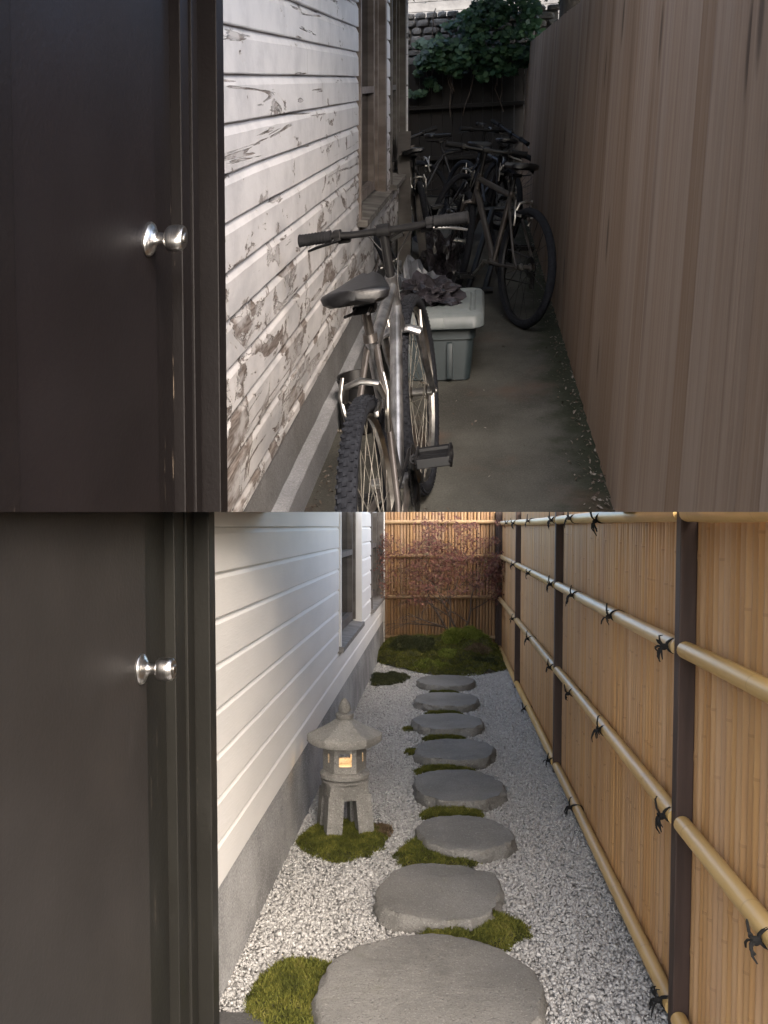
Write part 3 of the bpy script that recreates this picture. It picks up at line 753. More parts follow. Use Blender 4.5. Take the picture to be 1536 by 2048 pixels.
    for s in (-1, 1):
        a = ca if s > 0 else ca + math.pi; L = .17; e = (BB[0] + L*math.cos(a), s*.074, BB[2] + L*math.sin(a))
        arm = MB().tube([(BB[0], s*.060, BB[2]), ((BB[0]+e[0])/2, s*.066, (BB[2]+e[2])/2), e], [.014, .011, .0125], 10)
        arm.tube([(BB[0], s*.05, BB[2]), (BB[0], s*.074, BB[2])], .014, 12)
        ao = arm.build('crank_arm', m_chrome if s < 0 else m_black, root, at, side, True)
        pd_ = MB(); px, pz = e[0], e[2]; y0 = s*.085; y1 = s*.175
        for dz in (-.024, 0, .024): pd_.bbox(px-.034, px+.034, min(y0, y1)+.004, max(y0, y1)-.004, pz+dz*.5-.005, pz+dz*.5+.005, .002) if dz == 0 else pd_.bbox(px+dz*1.5-.007, px+dz*1.5+.007, min(y0, y1), max(y0, y1), pz-.013, pz+.013, .003)
        for yy in (y0, y1):
            pd_.tube([(px-.042, yy, pz), (px-.03, yy, pz+.017), (px+.03, yy, pz+.017), (px+.042, yy, pz), (px+.03, yy, pz-.017), (px-.03, yy, pz-.017), (px-.042, yy, pz)], .0045, 6)
        pd_.tube([(px, s*.07, pz), (px, y1, pz)], .007, 8)
        pd_.build('pedal', m_black, root, at, side)
    ch = MB()
    for dz in (1, -1):
        p0, p1 = (BB[0]-.01, .047, BB[2]+dz*.09), (.005, .045, RW+dz*.045 - (0 if dz > 0 else .05))
        ch.tube([p0, p1], .0045, 5)
    for i in range(6):
        r_ = .03 + .006*i; ch.lathe([(r_-.006, .052-.004*i), (r_, .052-.004*i), (r_, .0535-.004*i), (r_-.006, .0535-.004*i)], 26, lambda a, b, h: (a, h, RW + b), cap=False)
    ch.bbox(-.015, .02, .045, .062, RW-.12, RW-.03, .004)
    ch.build('chain', m_black, root, at, side)
    # brakes
    for cx, f, (s0, z0) in ((0, at, (.145, .655)), (WB, st, (.905, .665))):
        bk = MB()
        for s in (-1, 1):
            if cx == 0: bk.tube([(.115, s*.047, .555), (.10, s*.052, .60), (.10, s*.060, .66), (.115, s*.052, .70)], [.008, .007, .006, .005], 8); bk.bbox(.07, .14, s*.030-.006, s*.030+.006, .606, .622, .003)
            else: MB().tube([(.905, s*.047, .53), (.925, s*.055, .59), (.925, s*.058, .65)], [.008, .007, .005], 8).build('brake_arm', m_chrome, root, f, side, True)
        if cx == 0: bk.tube([(.10, -.05, .645), (.085, -.04, .684), (.08, 0, .697), (.085, .04, .684), (.10, .05, .645)], .009, 8)
        if bk.v: bk.build('brake', m_chrome, root, f, side, True)
    return root
MS = (m_frame_silver, m_frame_bronze, m_chrome)
MD = (m_dark_frame, m_dark_frame, m_black)
bicycle('silver mountain bike with knobbly tyres and black saddle beside the peeling white wall', (-.215, 2.08), -1.2, 7.2, 3, MS)
bicycle('dark bicycle resting against the brown board fence behind the storage bin', (.20, 5.16), 24, -7, 14, (m_frame_bronze, m_frame_bronze, m_black), detail=False)
bicycle('dark bicycle at the far left leaning towards the house corner', (-.40, 6.9), 8, 9, -18, MD, detail=False)
bicycle('black bicycle parked across the path in front of the dark end fence', (-.62, 8.6), -62, 6, 20, MD, detail=False)
bicycle('dark bicycle lying askew between the storage bin and the house corner', (-.46, 5.6), 12, 26, 30, MD, detail=False)
bicycle('black bicycle slanting across the middle of the far tangle', (-.35, 7.6), -28, -16, 24, MD, detail=False)
bicycle('dark bicycle standing behind the one that rests against the brown fence', (.12, 7.5), 20, -9, -10, MD, detail=False)

# ================================================================== STORAGE BIN AND CLUTTER
def storage_bin():
    root = thing('storage_bin', 'grey green plastic storage bin with pale lid behind the silver bicycle', 'storage bin', UP((-.26, 4.46, 0)))
    def ring(hx, hy, z, r, n=8):
        pts = []
        for (sx, sy, a0) in ((1,1,0),(-1,1,90),(-1,-1,180),(1,-1,270)):
            for k in range(n+1):
                a = R(a0 + 90*k/n); pts.append((-.26 + sx*(hx-r) + r*math.cos(a), 4.46 + sy*(hy-r) + r*math.sin(a), z))
        return pts
    def stack(levels, caps=(True, True)):
        mb = MB(); n = None
        for hx, hy, z, r in levels: p = ring(hx, hy, z, r); n = len(p); mb.v += p
        m = len(levels)
        mb.f += [(i*n+k, i*n+(k+1)%n, (i+1)*n+(k+1)%n, (i+1)*n+k) for i in range(m-1) for k in range(n)]
        if caps[0]: mb.f.append(tuple(reversed(range(n))))
        if caps[1]: mb.f.append(tuple(range((m-1)*n, m*n)))
        return mb
    t = stack([(.190, .205, .0, .03), (.197, .212, .006, .035), (.215, .230, .20, .04), (.222, .238, .203, .04), (.229, .245, .29, .045)])
    for x in (-.36, -.16): t.bbox(x-.014, x+.014, 4.212, 4.26, .02, .19, .006)
    to = t.build('tub', m_tub, root, UP, None, True)
    l = stack([(.240, .256, .262, .05), (.262, .275, .262, .06), (.265, .278, .268, .06), (.262, .275, .315, .06), (.250, .263, .330, .06), (.222, .236, .333, .05), (.214, .228, .322, .05), (.200, .214, .320, .045), (.192, .206, .331, .045), (.17, .18, .333, .04)])
    l.build('lid', m_lid, root, UP, None, True)
    hd = MB().bbox(-.335, -.185, 4.180, 4.20, .268, .318, .006); hd.build('latch', m_lid, root, UP, None, True)
storage_bin()
def crumple(name, c, s, amp, mat, label, cat, seed, sub=4, xf=UP, flat=.35):
    bm = bmesh.new(); bmesh.ops.create_icosphere(bm, subdivisions=sub, radius=1); vs = []
    for v in bm.verts:
        p = v.co.copy(); o = Vector((seed, 0, 0))
        d = 1 + amp*(noise.ridged_multi_fractal(p*1.5 + o, .9, 2.1, 5, .9, 2.) - .9)*.5 + amp*.9*noise.noise(p*2.6 + o) + amp*.5*noise.noise(p*7 + o)
        q = p*d; vs.append((c[0]+q.x*s[0], c[1]+q.y*s[1], c[2]+max(q.z, -flat)*s[2] + flat*s[2]))
    bm.verts.index_update(); mb = MB().add(vs, [[v.index for v in f.verts] for f in bm.faces]); bm.free()
    return tag(mb.build(name, mat, xf=xf, origin=xf(c)), label, cat)
crumple('crumpled_bag', (-.275, 4.44, .334), (.135, .13, .085), .55, m_bag, 'dark crumpled plastic bag lying on the pale bin lid', 'bag', 3.3)
crumple('plastic_sheet', (-.42, 5.35, 0.0), (.15, .20, .24), .6, m_sheet, 'pale crumpled plastic sheet heaped behind the storage bin', 'sheet', 9.1)
crumple('plastic_sheet', (-.30, 6.3, 0.0), (.16, .2, .26), .55, m_bag, 'dark crumpled sheet lying between the parked bicycles', 'sheet', 12.7)
def planks():
    for k, (a, b, w, lab) in enumerate([((-.60, 6.55, .0), (-.63, 7.2, 1.02), .05, 'longer pale weathered plank leaning on the house corner beside the window'),
                                        ((-.45, 6.75, .0), (-.60, 7.3, .90), .035, 'shorter grey plank leaning beside the longer one at the house corner')]):
        A_, B_ = Vector(a), Vector(b); t = (B_-A_).normalized(); sx = Vector((1, 0, 0)); sx = (sx - t*sx.dot(t)).normalized(); ny = t.cross(sx)
        vs = []
        for j in range(7):
            p = A_ + (B_-A_)*j/6 + sx*.012*math.sin(j*.9+k)
            vs += [p - sx*w - ny*.011, p + sx*w - ny*.011, p + sx*w + ny*.011, p - sx*w + ny*.011]
        fs = [(j*4+i, j*4+(i+1)%4, (j+1)*4+(i+1)%4, (j+1)*4+i) for j in range(6) for i in range(4)] + [(3,2,1,0), (24,25,26,27)]
        tag(MB().add(vs, fs).build('plank', m_win_dark, xf=UP, origin=UP(a)), lab, 'plank')
planks()
def bike_rack():
    root = thing('bike_rack', 'low black rack of slanted bars on the path among the bicycles', 'rack', UP((-.13, 6.2, 0)))
    for k in range(4):
        x = -.34 + k*.115
        MB().tube([(x, 6.0, .02), (x+.17, 6.75, .44)], .020, 8).build('bar', m_black, root, UP, None, True)
    MB().tube([(-.38, 6.0, .022), (.06, 6.0, .022)], .022, 8).build('foot', m_black, root, UP, None, True)
    MB().tube([(-.22, 6.76, .445), (.22, 6.76, .445)], .018, 8).build('top_rail', m_black, root, UP, None, True)
    for x in (-.18, .18): MB().tube([(x, 6.76, .44), (x+.02, 6.95, .0)], .018, 8).build('leg', m_black, root, UP, None, True)
bike_rack()
def drain():
    root = thing('bucket', 'black plastic bucket standing against the foundation of the peeling house', 'bucket', UP((-.53, 3.62, 0)))
    MB().lathe([(.068, .0), (.075, .01), (.088, .20), (.094, .205), (.094, .22), (.086, .22), (.084, .20), (.07, .02)], 28, lambda a, b, h: (-.515+a, 3.66+b, h), cap=True).build('pail', m_black, root, UP, None, True)
    MB().tube([(-.515-.09, 3.66, .205), (-.515-.06, 3.60, .15), (-.515, 3.565, .13), (-.515+.06, 3.60, .15), (-.515+.09, 3.66, .205)], .004, 6).build('handle', m_chrome, root, UP, None, True)
drain()
def litter():
    P = []; N = []
    for k in range(1700):
        y = 2.75 + 9*random.random()**1.6
        if random.random() < .62: x = .43 - abs(random.gauss(0, .055))
        elif random.random() < .7: x = -.60 + abs(random.gauss(0, .07))
        else: x = random.uniform(-.6, .42)
        P.append((x, y, .006 + .008*random.random())); N.append((random.gauss(0,.5), random.gauss(0,.5), 1))
    o = leaves('leaf_litter', P, N, .016, m_litter, xf=UP, side='up', shape='leaf', origin=UP((.3, 4, 0)))
    tag(o, 'dry leaves and grit along the edges of the concrete path', 'leaf litter', kind='stuff')
litter()

# ================================================================== GARDEN PASSAGE: bamboo fences
XF = .70                                     # plane of the canes
def cane_mesh(name, r, mat, ph, n=10):
    mb = MB(); prof = []; pitch = .37
    zs = sorted(set([0., 1.] + [q for k in range(-1, 4) for q in (k*pitch + ph - .012, k*pitch + ph - .003, k*pitch + ph + .003, k*pitch + ph + .012) if 0 < q < 1]))
    for z in zs:
        d = min(abs(z - (k*pitch + ph)) for k in range(-1, 4)); prof.append((r*(1.07 if d < .005 else 1.0), z - ph + .005*pitch))
    mb.lathe(prof, n)
    o = mb.build(name, mat, smooth=True, xf=lambda p: (p[0], p[1], p[2] + ph - .005*pitch)); me = o.data; bpy.data.objects.remove(o); return me
def tie_mesh(seed, r):
    rd = random.Random(seed); mb = MB()
    for dy in (-.006, .004):                                          # two turns round the rail
        mb.tube([((r+.005)*math.cos(2*math.pi*k/16), dy + .004*math.sin(k), (r+.005)*math.sin(2*math.pi*k/16)) for k in range(17)], .0034, 6, cap=False)
    kx = -(r+.011); mb.lathe([(.004, -.012), (.011, -.006), (.012, .004), (.005, .012)], 8, lambda a, b, h: (kx + a, b, h - .006))
    for k in range(8):                                                # loose ends and loops of the knot
        a = rd.uniform(-2.9, -.3) if k < 6 else rd.uniform(.2, 2.9); L = rd.uniform(.03, .08)
        dy, dz = math.cos(a)*L, math.sin(a)*L
        mb.tube([(kx, 0, -.006), (kx-.012, dy*.45, dz*.35), (kx-.014, dy*.85, dz*.8), (kx-.004-.012*rd.random(), dy, dz*1.05 - .008)], [.003, .0034, .0028, .0016], 6)
    o = mb.build('rope_tie', m_rope, smooth=True); me = o.data; bpy.data.objects.remove(o); return me
def rail(parent, pts, r, mat, xf=LOW):
    # a bamboo pole with swollen nodes
    a, b = Vector(pts[0]), Vector(pts[1]); L = (b-a).length; n = max(2, int(L/.03)); ph = random.random()*.46
    P = []; rr = []
    sag = random.uniform(-.004, .004)
    for i in range(n+1):
        t = i/n; q = a + (b-a)*t; q.z += sag*math.sin(math.pi*t); P.append(q)
        d = abs(((t*L + ph) % .46) - .23); rr.append(r*(1 + .09*math.exp(-(d/.010)**2)))
    return MB().tube(P, rr, 16).build('rail', mat, parent, xf, 'low', True)
RAILS = (1.436, 1.070, .595, .052)
def bamboo_side():
    h = thing('bamboo_fence', 'long tan bamboo fence with rope tied rails along the gravel path', 'bamboo fence', (XF, 6, 0))
    cms = [cane_mesh('cane', r, m_cane, ph) for r, ph in ((.0140, .05), (.0145, .11), (.0150, .18), (.0141, .23), (.0147, .29), (.0152, .35))]
    posts = [2.405, 4.95, 7.56, 9.80]
    y = 1.55
    while y < 9.8:
        me = random.choice(cms); w = .0372
        part(me, 'cane', h, (XF + random.uniform(-.002, .002), y, -.02), (1.3, 1, level_z(XF, y) + .02), (random.uniform(-.0012, .0012), 0, 0))
        y += w + random.uniform(-.001, .0015)
    for py in posts:
        MB().bbox(XF-.062, XF-.016, py-.024, py+.024, -.05, 1.7, .004).build('post', m_post, h, LOW, 'low')
    ties = [tie_mesh(k, .0235) for k in range(5)]
    for k, z in enumerate(RAILS):
        yy = [1.5] + posts
        for a, b in zip(yy[:-1], yy[1:]):
            rail(h, [(XF-.046, a + .030, z), (XF-.046, b - .030, z)], .0235 if k < 3 else .0225, m_rail)
        tys = {0: (8.4, 7.62, 6.3, 5.0, 4.3, 3.6), 1: (7.61, 6.28, 5.01, 4.2, 3.27, 2.46), 2: (7.61, 6.28, 5.01, 4.27, 3.46, 2.46, 1.72), 3: (6.5, 5.02, 4.17, 2.46)}[k]
        for ty in tys: part(random.choice(ties), 'rope_tie', h, (XF-.046, ty, z), (1.0, .72, .74), (random.uniform(-.3,.3), random.uniform(-.3,.3), random.uniform(-.15,.15)))
    # backing so no daylight shows between the canes
    MB().box(XF+.026, XF+.036, 1.5, 9.95, 0, 1.7).build('backing', m_post, h, LOW, 'low')
bamboo_side()
def bamboo_end():
    h = thing('bamboo_fence', 'reddish aged bamboo fence closing the passage behind the maple', 'bamboo fence', (0, 9.96, 0))
    ecs = [cane_mesh('cane', .0165, m_cane_end, ph) for ph in (.06, .15, .22, .31)]
    x = -.95
    while x < XF - .02:
        part(random.choice(ecs), 'cane', h, (x, 9.965 + random.uniform(-.002, .002), -.02), (1, 1, level_z(x, 9.965) + .02), (0, random.uniform(-.003, .003), random.random()*6))
        x += .036 + random.uniform(-.002, .002)
    for z in (1.452, 1.066, .60, .142):
        P = [(-.95 + 1.60*i/50, 9.925, z) for i in range(51)]
        rr = [.022*(1 + .1*math.exp(-((((i*1.60/50 + z) % .4) - .2)/.012)**2)) for i in range(51)]
        MB().tube(P, rr, 14).build('rail', m_rail_end, h, LOW, 'low', True)
    MB().bbox(XF-.085, XF-.045, 9.90, 9.945, -.05, 1.75, .004).build('post', m_post, h, LOW, 'low')
    MB().box(-1.0, XF+.02, 9.99, 10.0, 0, 1.75).build('backing', m_post, h, LOW, 'low')
bamboo_end()

# ================================================================== STEPPING STONES
STONES = [  # x, y, half width, half depth, squareness, rotation, seed, what sets it apart
    (.050, 7.60, .250, .270, 2.3, 4, 1.1, 'round grey stepping stone touching the big moss mound at the end'),
    (.050, 6.77, .246, .270, 2.4, -5, 2.7, 'grey stepping stone second from the big moss mound'),
    (.050, 5.99, .240, .255, 2.3, 6, 3.9, 'grey stepping stone third from the big moss mound, moss at its side'),
    (.088, 5.23, .238, .260, 2.4, -8, 4.4, 'grey stepping stone fourth from the big moss mound'),
    (.097, 4.50, .228, .285, 2.5, 8, 5.6, 'pale grey stepping stone level with the lantern roof, before the mossy one'),
    (.108, 3.79, .205, .225, 2.3, 24, 6.3, 'grey stepping stone in a crescent of moss, right of the stone lantern'),
    (.000, 3.17, .222, .255, 2.8, -12, 7.2, 'rounded grey stepping stone just behind the largest one'),
    (-.030, 2.47, .322, .345, 2.4, -6, 8.8, 'largest broad grey stepping stone nearest the door step')]
def stepping_stone(x, y, hx, hy, sq, rot, seed, label):
    n, H_ = 128, .062; mb = MB(); ro = R(rot); O = Vector((seed*3, seed, 0))
    def rim(a):
        c, s = math.cos(a), math.sin(a); rr = (abs(c)**sq + abs(s)**sq)**(-1/sq)
        rr *= 1 + .045*noise.noise(Vector((c*1.1, s*1.1, 0)) + O) + .022*noise.noise(Vector((c*3, s*3, 4)) + O) + .006*noise.noise(Vector((c*14, s*14, 4)) + O)
        return c*rr*hx, s*rr*hy
    ring_def = [(1.0, -.02), (1.028, .008), (1.024, .030), (1.012, .045), (.995, .0555), (.978, .0605), (.955, .062)] + [(q, .062) for q in (.90, .82, .7, .55, .4, .25, .12)]
    vs = []
    for k, (q, z) in enumerate(ring_def):
        for i in range(n):
            a = 2*math.pi*i/n; px, py = rim(a); p3 = Vector((px*q, py*q, z))
            if k <= 6:
                j = .013*noise.noise(Vector((px*14, py*14, z*40)) + O) + .009*noise.noise(Vector((px*45, py*45, z*60)) + O)
                chip = max(0, noise.noise(Vector((px*9, py*9, 2)) + O) - .15)*.05 if 2 <= k <= 5 else 0
                L = math.hypot(px, py); px2, py2 = px*q + px/L*(j - chip), py*q + py/L*(j - chip); zz = z + (.003*noise.noise(Vector((px*30, py*30, k)) + O) if k > 1 else 0) - chip*.15
            else:
                px2, py2 = px*q, py*q; zz = z + .0045*noise.noise(Vector((px*q*5, py*q*5, 0)) + O) + .0016*noise.noise(Vector((px*q*26, py*q*26, 0)) + O)
            X = px2*math.cos(ro) - py2*math.sin(ro); Y = px2*math.sin(ro) + py2*math.cos(ro)
            vs.append((x + X, y + Y, zz))
    m = len(ring_def); vs.append((x, y, .062))
    fs = [(k*n+i, k*n+(i+1)%n, (k+1)*n+(i+1)%n, (k+1)*n+i) for k in range(m-1) for i in range(n)] + [((m-1)*n+i, (m-1)*n+(i+1)%n, m*n) for i in range(n)]
    o = MB().add(vs, fs).build('stepping_stone', m_stone, smooth=True, origin=(x, y, 0))
    return tag(o, label, 'stepping stone', 'stepping stones laid in the gravel')
for s in STONES: stepping_stone(*s)

# ================================================================== MOSS
def moss_patch(name, hfun, inside, box, count, mat, label, blade=.016, group=None, bed=None, cat='moss', parent=None):
    x0, x1, y0, y1 = box
    org = Vector(((x0+x1)/2, (y0+y1)/2, 0))
    root = thing(name, label, cat, org, group) if parent is None else parent
    # bed
    nu, nv = int((x1-x0)/.018)+2, int((y1-y0)/.018)+2
    mb = MB(); idx = {}
    for j in range(nv+1):
        for i in range(nu+1):
            x = x0 + (x1-x0)*i/nu; y = y0 + (y1-y0)*j/nv
            if inside(x, y) > 0: idx[i, j] = len(mb.v); mb.v.append((x, y, hfun(x, y) - .003))
    for (i, j) in idx:
        if (i+1, j) in idx and (i, j+1) in idx and (i+1, j+1) in idx: mb.f.append((idx[i,j], idx[i+1,j], idx[i+1,j+1], idx[i,j+1]))
    mb.build('bed', bed or m_moss_bed, root, smooth=True)
    # blades
    X = rng.uniform(x0, x1, count*3); Y = rng.uniform(y0, y1, count*3)
    pts = []
    for x, y in zip(X, Y):
        if inside(x, y) > .0:
            pts.append((x, y, hfun(x, y) - .004))
            if len(pts) >= count: break
    P = np.array(pts); n = len(P)
    a = rng.uniform(0, 6.283, n); L = blade*rng.uniform(.5, 1.4, n); tilt = rng.normal(0, .5, (n, 2)); w = blade*.16
    D = np.stack([np.cos(a)*w, np.sin(a)*w, np.zeros(n)], 1); T = np.stack([tilt[:,0]*L, tilt[:,1]*L, L*.85], 1); Wd = np.stack([-np.sin(a)*w, np.cos(a)*w, np.zeros(n)], 1)
    V = np.stack([P-D, P+D, P+T*.6+Wd, P+T], 1).reshape(-1, 3)
    b = np.arange(n)*4; F = np.concatenate([np.stack([b, b+1, b+3], 1), np.stack([b, b+2, b+3], 1)])
    me = raw_mesh('blades', V - np.array(org[:]), F, mat, V)
    o = bpy.data.objects.new('blades', me); COL.objects.link(o); o.parent = root; o['kind'] = 'stuff'
    return root
def ell(cx, cy, rx, ry, wob=.12, seed=0., rot=0.):
    c, s = math.cos(R(rot)), math.sin(R(rot))
    def f(x, y):
        dx, dy = x-cx, y-cy; u = (dx*c + dy*s)/rx; v = (-dx*s + dy*c)/ry; a = math.atan2(v, u)
        return 1 + wob*noise.noise(Vector((math.cos(a)*1.6+seed, math.sin(a)*1.6, 0))) + .09*noise.noise(Vector((x*24, y*24, seed))) + .06*noise.noise(Vector((x*70, y*70, seed))) - math.hypot(u, v)
    return f
def low(ins, h=.03, seed=0.):
    return lambda x, y: h*min(1, max(0, ins(x, y))*3.2 + .35) + .007*noise.noise(Vector((x*22, y*22, seed))) + .004*noise.noise(Vector((x*60, y*60, seed)))
def flat_moss(e, box, count, label, h=.032, seed=0., mat=None, blade=.014):
    moss_patch('moss_patch', low(e, h, seed), e, box, count, mat or m_moss, label, blade, 'moss patches round the stones and lantern')
flat_moss(ell(-.405, 2.50, .165, .215, .1, 1), (-.60, -.2, 2.2, 2.76), 9000, 'moss patch at the left edge of the largest stepping stone', .034, 1.)
flat_moss(ell(.115, 2.95, .180, .155, .12, 2, 12), (-.1, .33, 2.75, 3.15), 7000, 'moss patch between the largest stone and the rounded one behind it', .034, 2.)
flat_moss(ell(.02, 3.68, .195, .26, .1, 3, -28), (-.22, .28, 3.36, 4.02), 8000, 'crescent of moss hugging a stone right of the lantern', .036, 3.)
flat_moss(ell(.055, 4.14, .15, .10, .12, 4), (-.14, .25, 4.0, 4.28), 3600, 'moss strip between the crescent stone and the pale stone', .034, 4.)
flat_moss(ell(.03, 4.88, .165, .10, .12, 5), (-.18, .25, 4.74, 5.02), 3600, 'moss strip behind the pale grey stepping stone', .036, 5.)
flat_moss(ell(.03, 5.63, .15, .09, .12, 6), (-.16, .22, 5.5, 5.75), 3000, 'moss strip between the third and fourth stones from the mound', .034, 6.)
flat_moss(ell(.03, 6.40, .135, .075, .12, 7), (-.14, .2, 6.3, 6.5), 2200, 'moss strip between the second and third stones from the mound', .034, 7.)
flat_moss(ell(.03, 7.20, .13, .075, .12, 8), (-.14, .2, 7.1, 7.3), 2000, 'moss strip between the first and second stones from the mound', .034, 8.)
flat_moss(ell(-.215, 5.92, .045, .05, .15, 9), (-.28, -.15, 5.85, 6.0), 500, 'tiny moss tuft at the side of the third stone from the mound', .025, 9.)
flat_moss(ell(-.17, 5.30, .05, .06, .15, 10), (-.24, -.1, 5.22, 5.4), 600, 'tiny moss tuft at the side of the fourth stone from the mound', .03, 10.)
flat_moss(ell(-.43, 3.80, .195, .255, .07, 11), (-.66, -.2, 3.5, 4.1), 11000, 'round moss bed under the stone lantern', .036, 11.)
flat_moss(ell(-.47, 7.86, .17, .30, .6, 12), (-.64, -.25, 7.5, 8.2), 6000, 'dull dark moss patch by the foundation near the mound', .05, 12., m_moss_dull)
flat_moss(ell(-.262, 3.885, .045, .07, .15, 13), (-.33, -.2, 3.8, 3.98), 900, 'small dry brown moss tuft right of the lantern feet', .036, 13., m_moss_brown)
def mound_in(x, y):
    front = 8.10 + .75*max(0, (-x-.05))**1.25*1.9 + .75*max(0, x-.25)**1.3*1.7 + .03*noise.noise(Vector((x*4, 0, 2)))
    return min(y - front, 9.88 - y, x + .70, .655 - x)
def mound_h(x, y):
    e = max(0, min(1, (y - 8.2)/.9)); h = .03 + .10*e
    for (cx, cy, rx, ry, a) in ((.33, 9.15, .26, .26, .085), (.10, 9.3, .25, .25, .07), (-.30, 9.2, .30, .3, .085), (.45, 8.85, .2, .2, .05), (-.05, 8.75, .2, .2, .03), (.2, 8.75, .12, .1, .03)):
        h += a*math.exp(-((x-cx)/rx)**2 - ((y-cy)/ry)**2)
    m = max(0, mound_in(x, y)); h *= min(1, .25 + m*5)
    return h + .055*noise.noise(Vector((x*8, y*8, 0))) + .020*abs(noise.noise(Vector((x*19, y*19, 0)))) + .008*noise.noise(Vector((x*40, y*40, 0)))
moss_patch('moss_mound', mound_h, mound_in, (-.7, .66, 8.03, 9.9), 34000, m_moss, 'large mossy mound filling the end of the passage under the maple', .02)
def clump(cx, cy, rx, ry, hh, cnt, mat, label, blade):
    e = ell(cx, cy, rx, ry, .25, cx*7); 
    f = lambda x, y: mound_h(x, y) - .01 + hh*max(0, e(x, y))**.6 + .02*noise.noise(Vector((x*20, y*20, 4)))
    moss_patch('moss_clump', f, e, (cx-rx*1.3, cx+rx*1.3, cy-ry*1.3, cy+ry*1.3), cnt, mat, label, blade)
clump(.33, 9.25, .20, .16, .085, 6500, m_moss_bright, 'bright yellow green moss clump on top of the mound', .03)
clump(.07, 8.72, .09, .10, .05, 1600, m_moss_bright, 'small bright moss clump on the front slope of the mound', .022)
clump(.36, 8.80, .16, .10, .05, 2200, m_moss_brown, 'dry brownish moss clump below the bright one on the mound', .022)
clump(.12, 9.12, .09, .09, .09, 1600, m_moss_bright, 'tall spiky bright tuft at the foot of the maple', .05)
clump(-.28, 9.0, .24, .2, .05, 4200, m_moss_dull, 'dark shaggy moss clump on the house side of the mound', .03)
clump(-.12, 8.42, .2, .1, .025, 2600, m_moss_bright, 'low bright moss clump along the front edge of the mound', .02)
clump(.42, 8.55, .15, .1, .03, 2200, m_moss_dull, 'dark moss clump at the fence side of the mound', .024)

# ================================================================== GRAVEL
def gravel():
    tag(MB().add([(-.66,1.4,-.006),(XF,1.4,-.006),(XF,9.98,-.006),(-.66,9.98,-.006)], [(0,1,2,3)]).build('gravel_bed', m_gravel_bed), kind='structure')
    N_ = 132000
    y = np.concatenate([rng.uniform(2.1, 5.2, int(N_*.52)), rng.uniform(5.2, 8.9, N_ - int(N_*.52))]); x = rng.uniform(-.65, XF-.012, N_)
    keep = ~((x < -.44) & (y < 2.395)); x, y = x[keep], y[keep]; n = len(x)
    base = np.array([(-1,-1,-1),(1,-1,-1),(1,1,-1),(-1,1,-1),(-1,-1,1),(1,-1,1),(1,1,1),(-1,1,1)], float)*.62
    s = .0054*rng.lognormal(0, .28, n)*np.where(y > 5.2, 1.18, 1.0)
    V = base[None]*(1 + rng.normal(0, .24, (n, 8, 3)))
    V *= np.stack([rng.uniform(.8, 1.4, n), rng.uniform(.8, 1.2, n), rng.uniform(.6, 1.0, n)], 1)[:, None, :]
    q = rng.normal(size=(n, 4)); q /= np.linalg.norm(q, axis=1)[:, None]; a, b, c, d = q.T
    RM = np.stack([np.stack([1-2*(c*c+d*d), 2*(b*c-a*d), 2*(b*d+a*c)], 1), np.stack([2*(b*c+a*d), 1-2*(b*b+d*d), 2*(c*d-a*b)], 1), np.stack([2*(b*d-a*c), 2*(c*d+a*b), 1-2*(b*b+c*c)], 1)], 1)
    V = np.einsum('nij,nkj->nki', RM, V)*s[:, None, None]
    z = rng.uniform(-.001, .009, n); V += np.stack([x, y, z], 1)[:, None, :]
    f = np.array([(0,3,2),(0,2,1),(4,5,6),(4,6,7),(0,1,5),(0,5,4),(1,2,6),(1,6,5),(2,3,7),(2,7,6),(3,0,4),(3,4,7)])
    F = (f[None] + np.arange(n)[:, None, None]*8).reshape(-1, 3)
    me = raw_mesh('gravel', V.reshape(-1, 3), F, m_gravel)
    o = bpy.data.objects.new('gravel', me); COL.objects.link(o)
    tag(o, 'pale grey crushed gravel covering the garden passage', 'gravel', kind='stuff')
gravel()

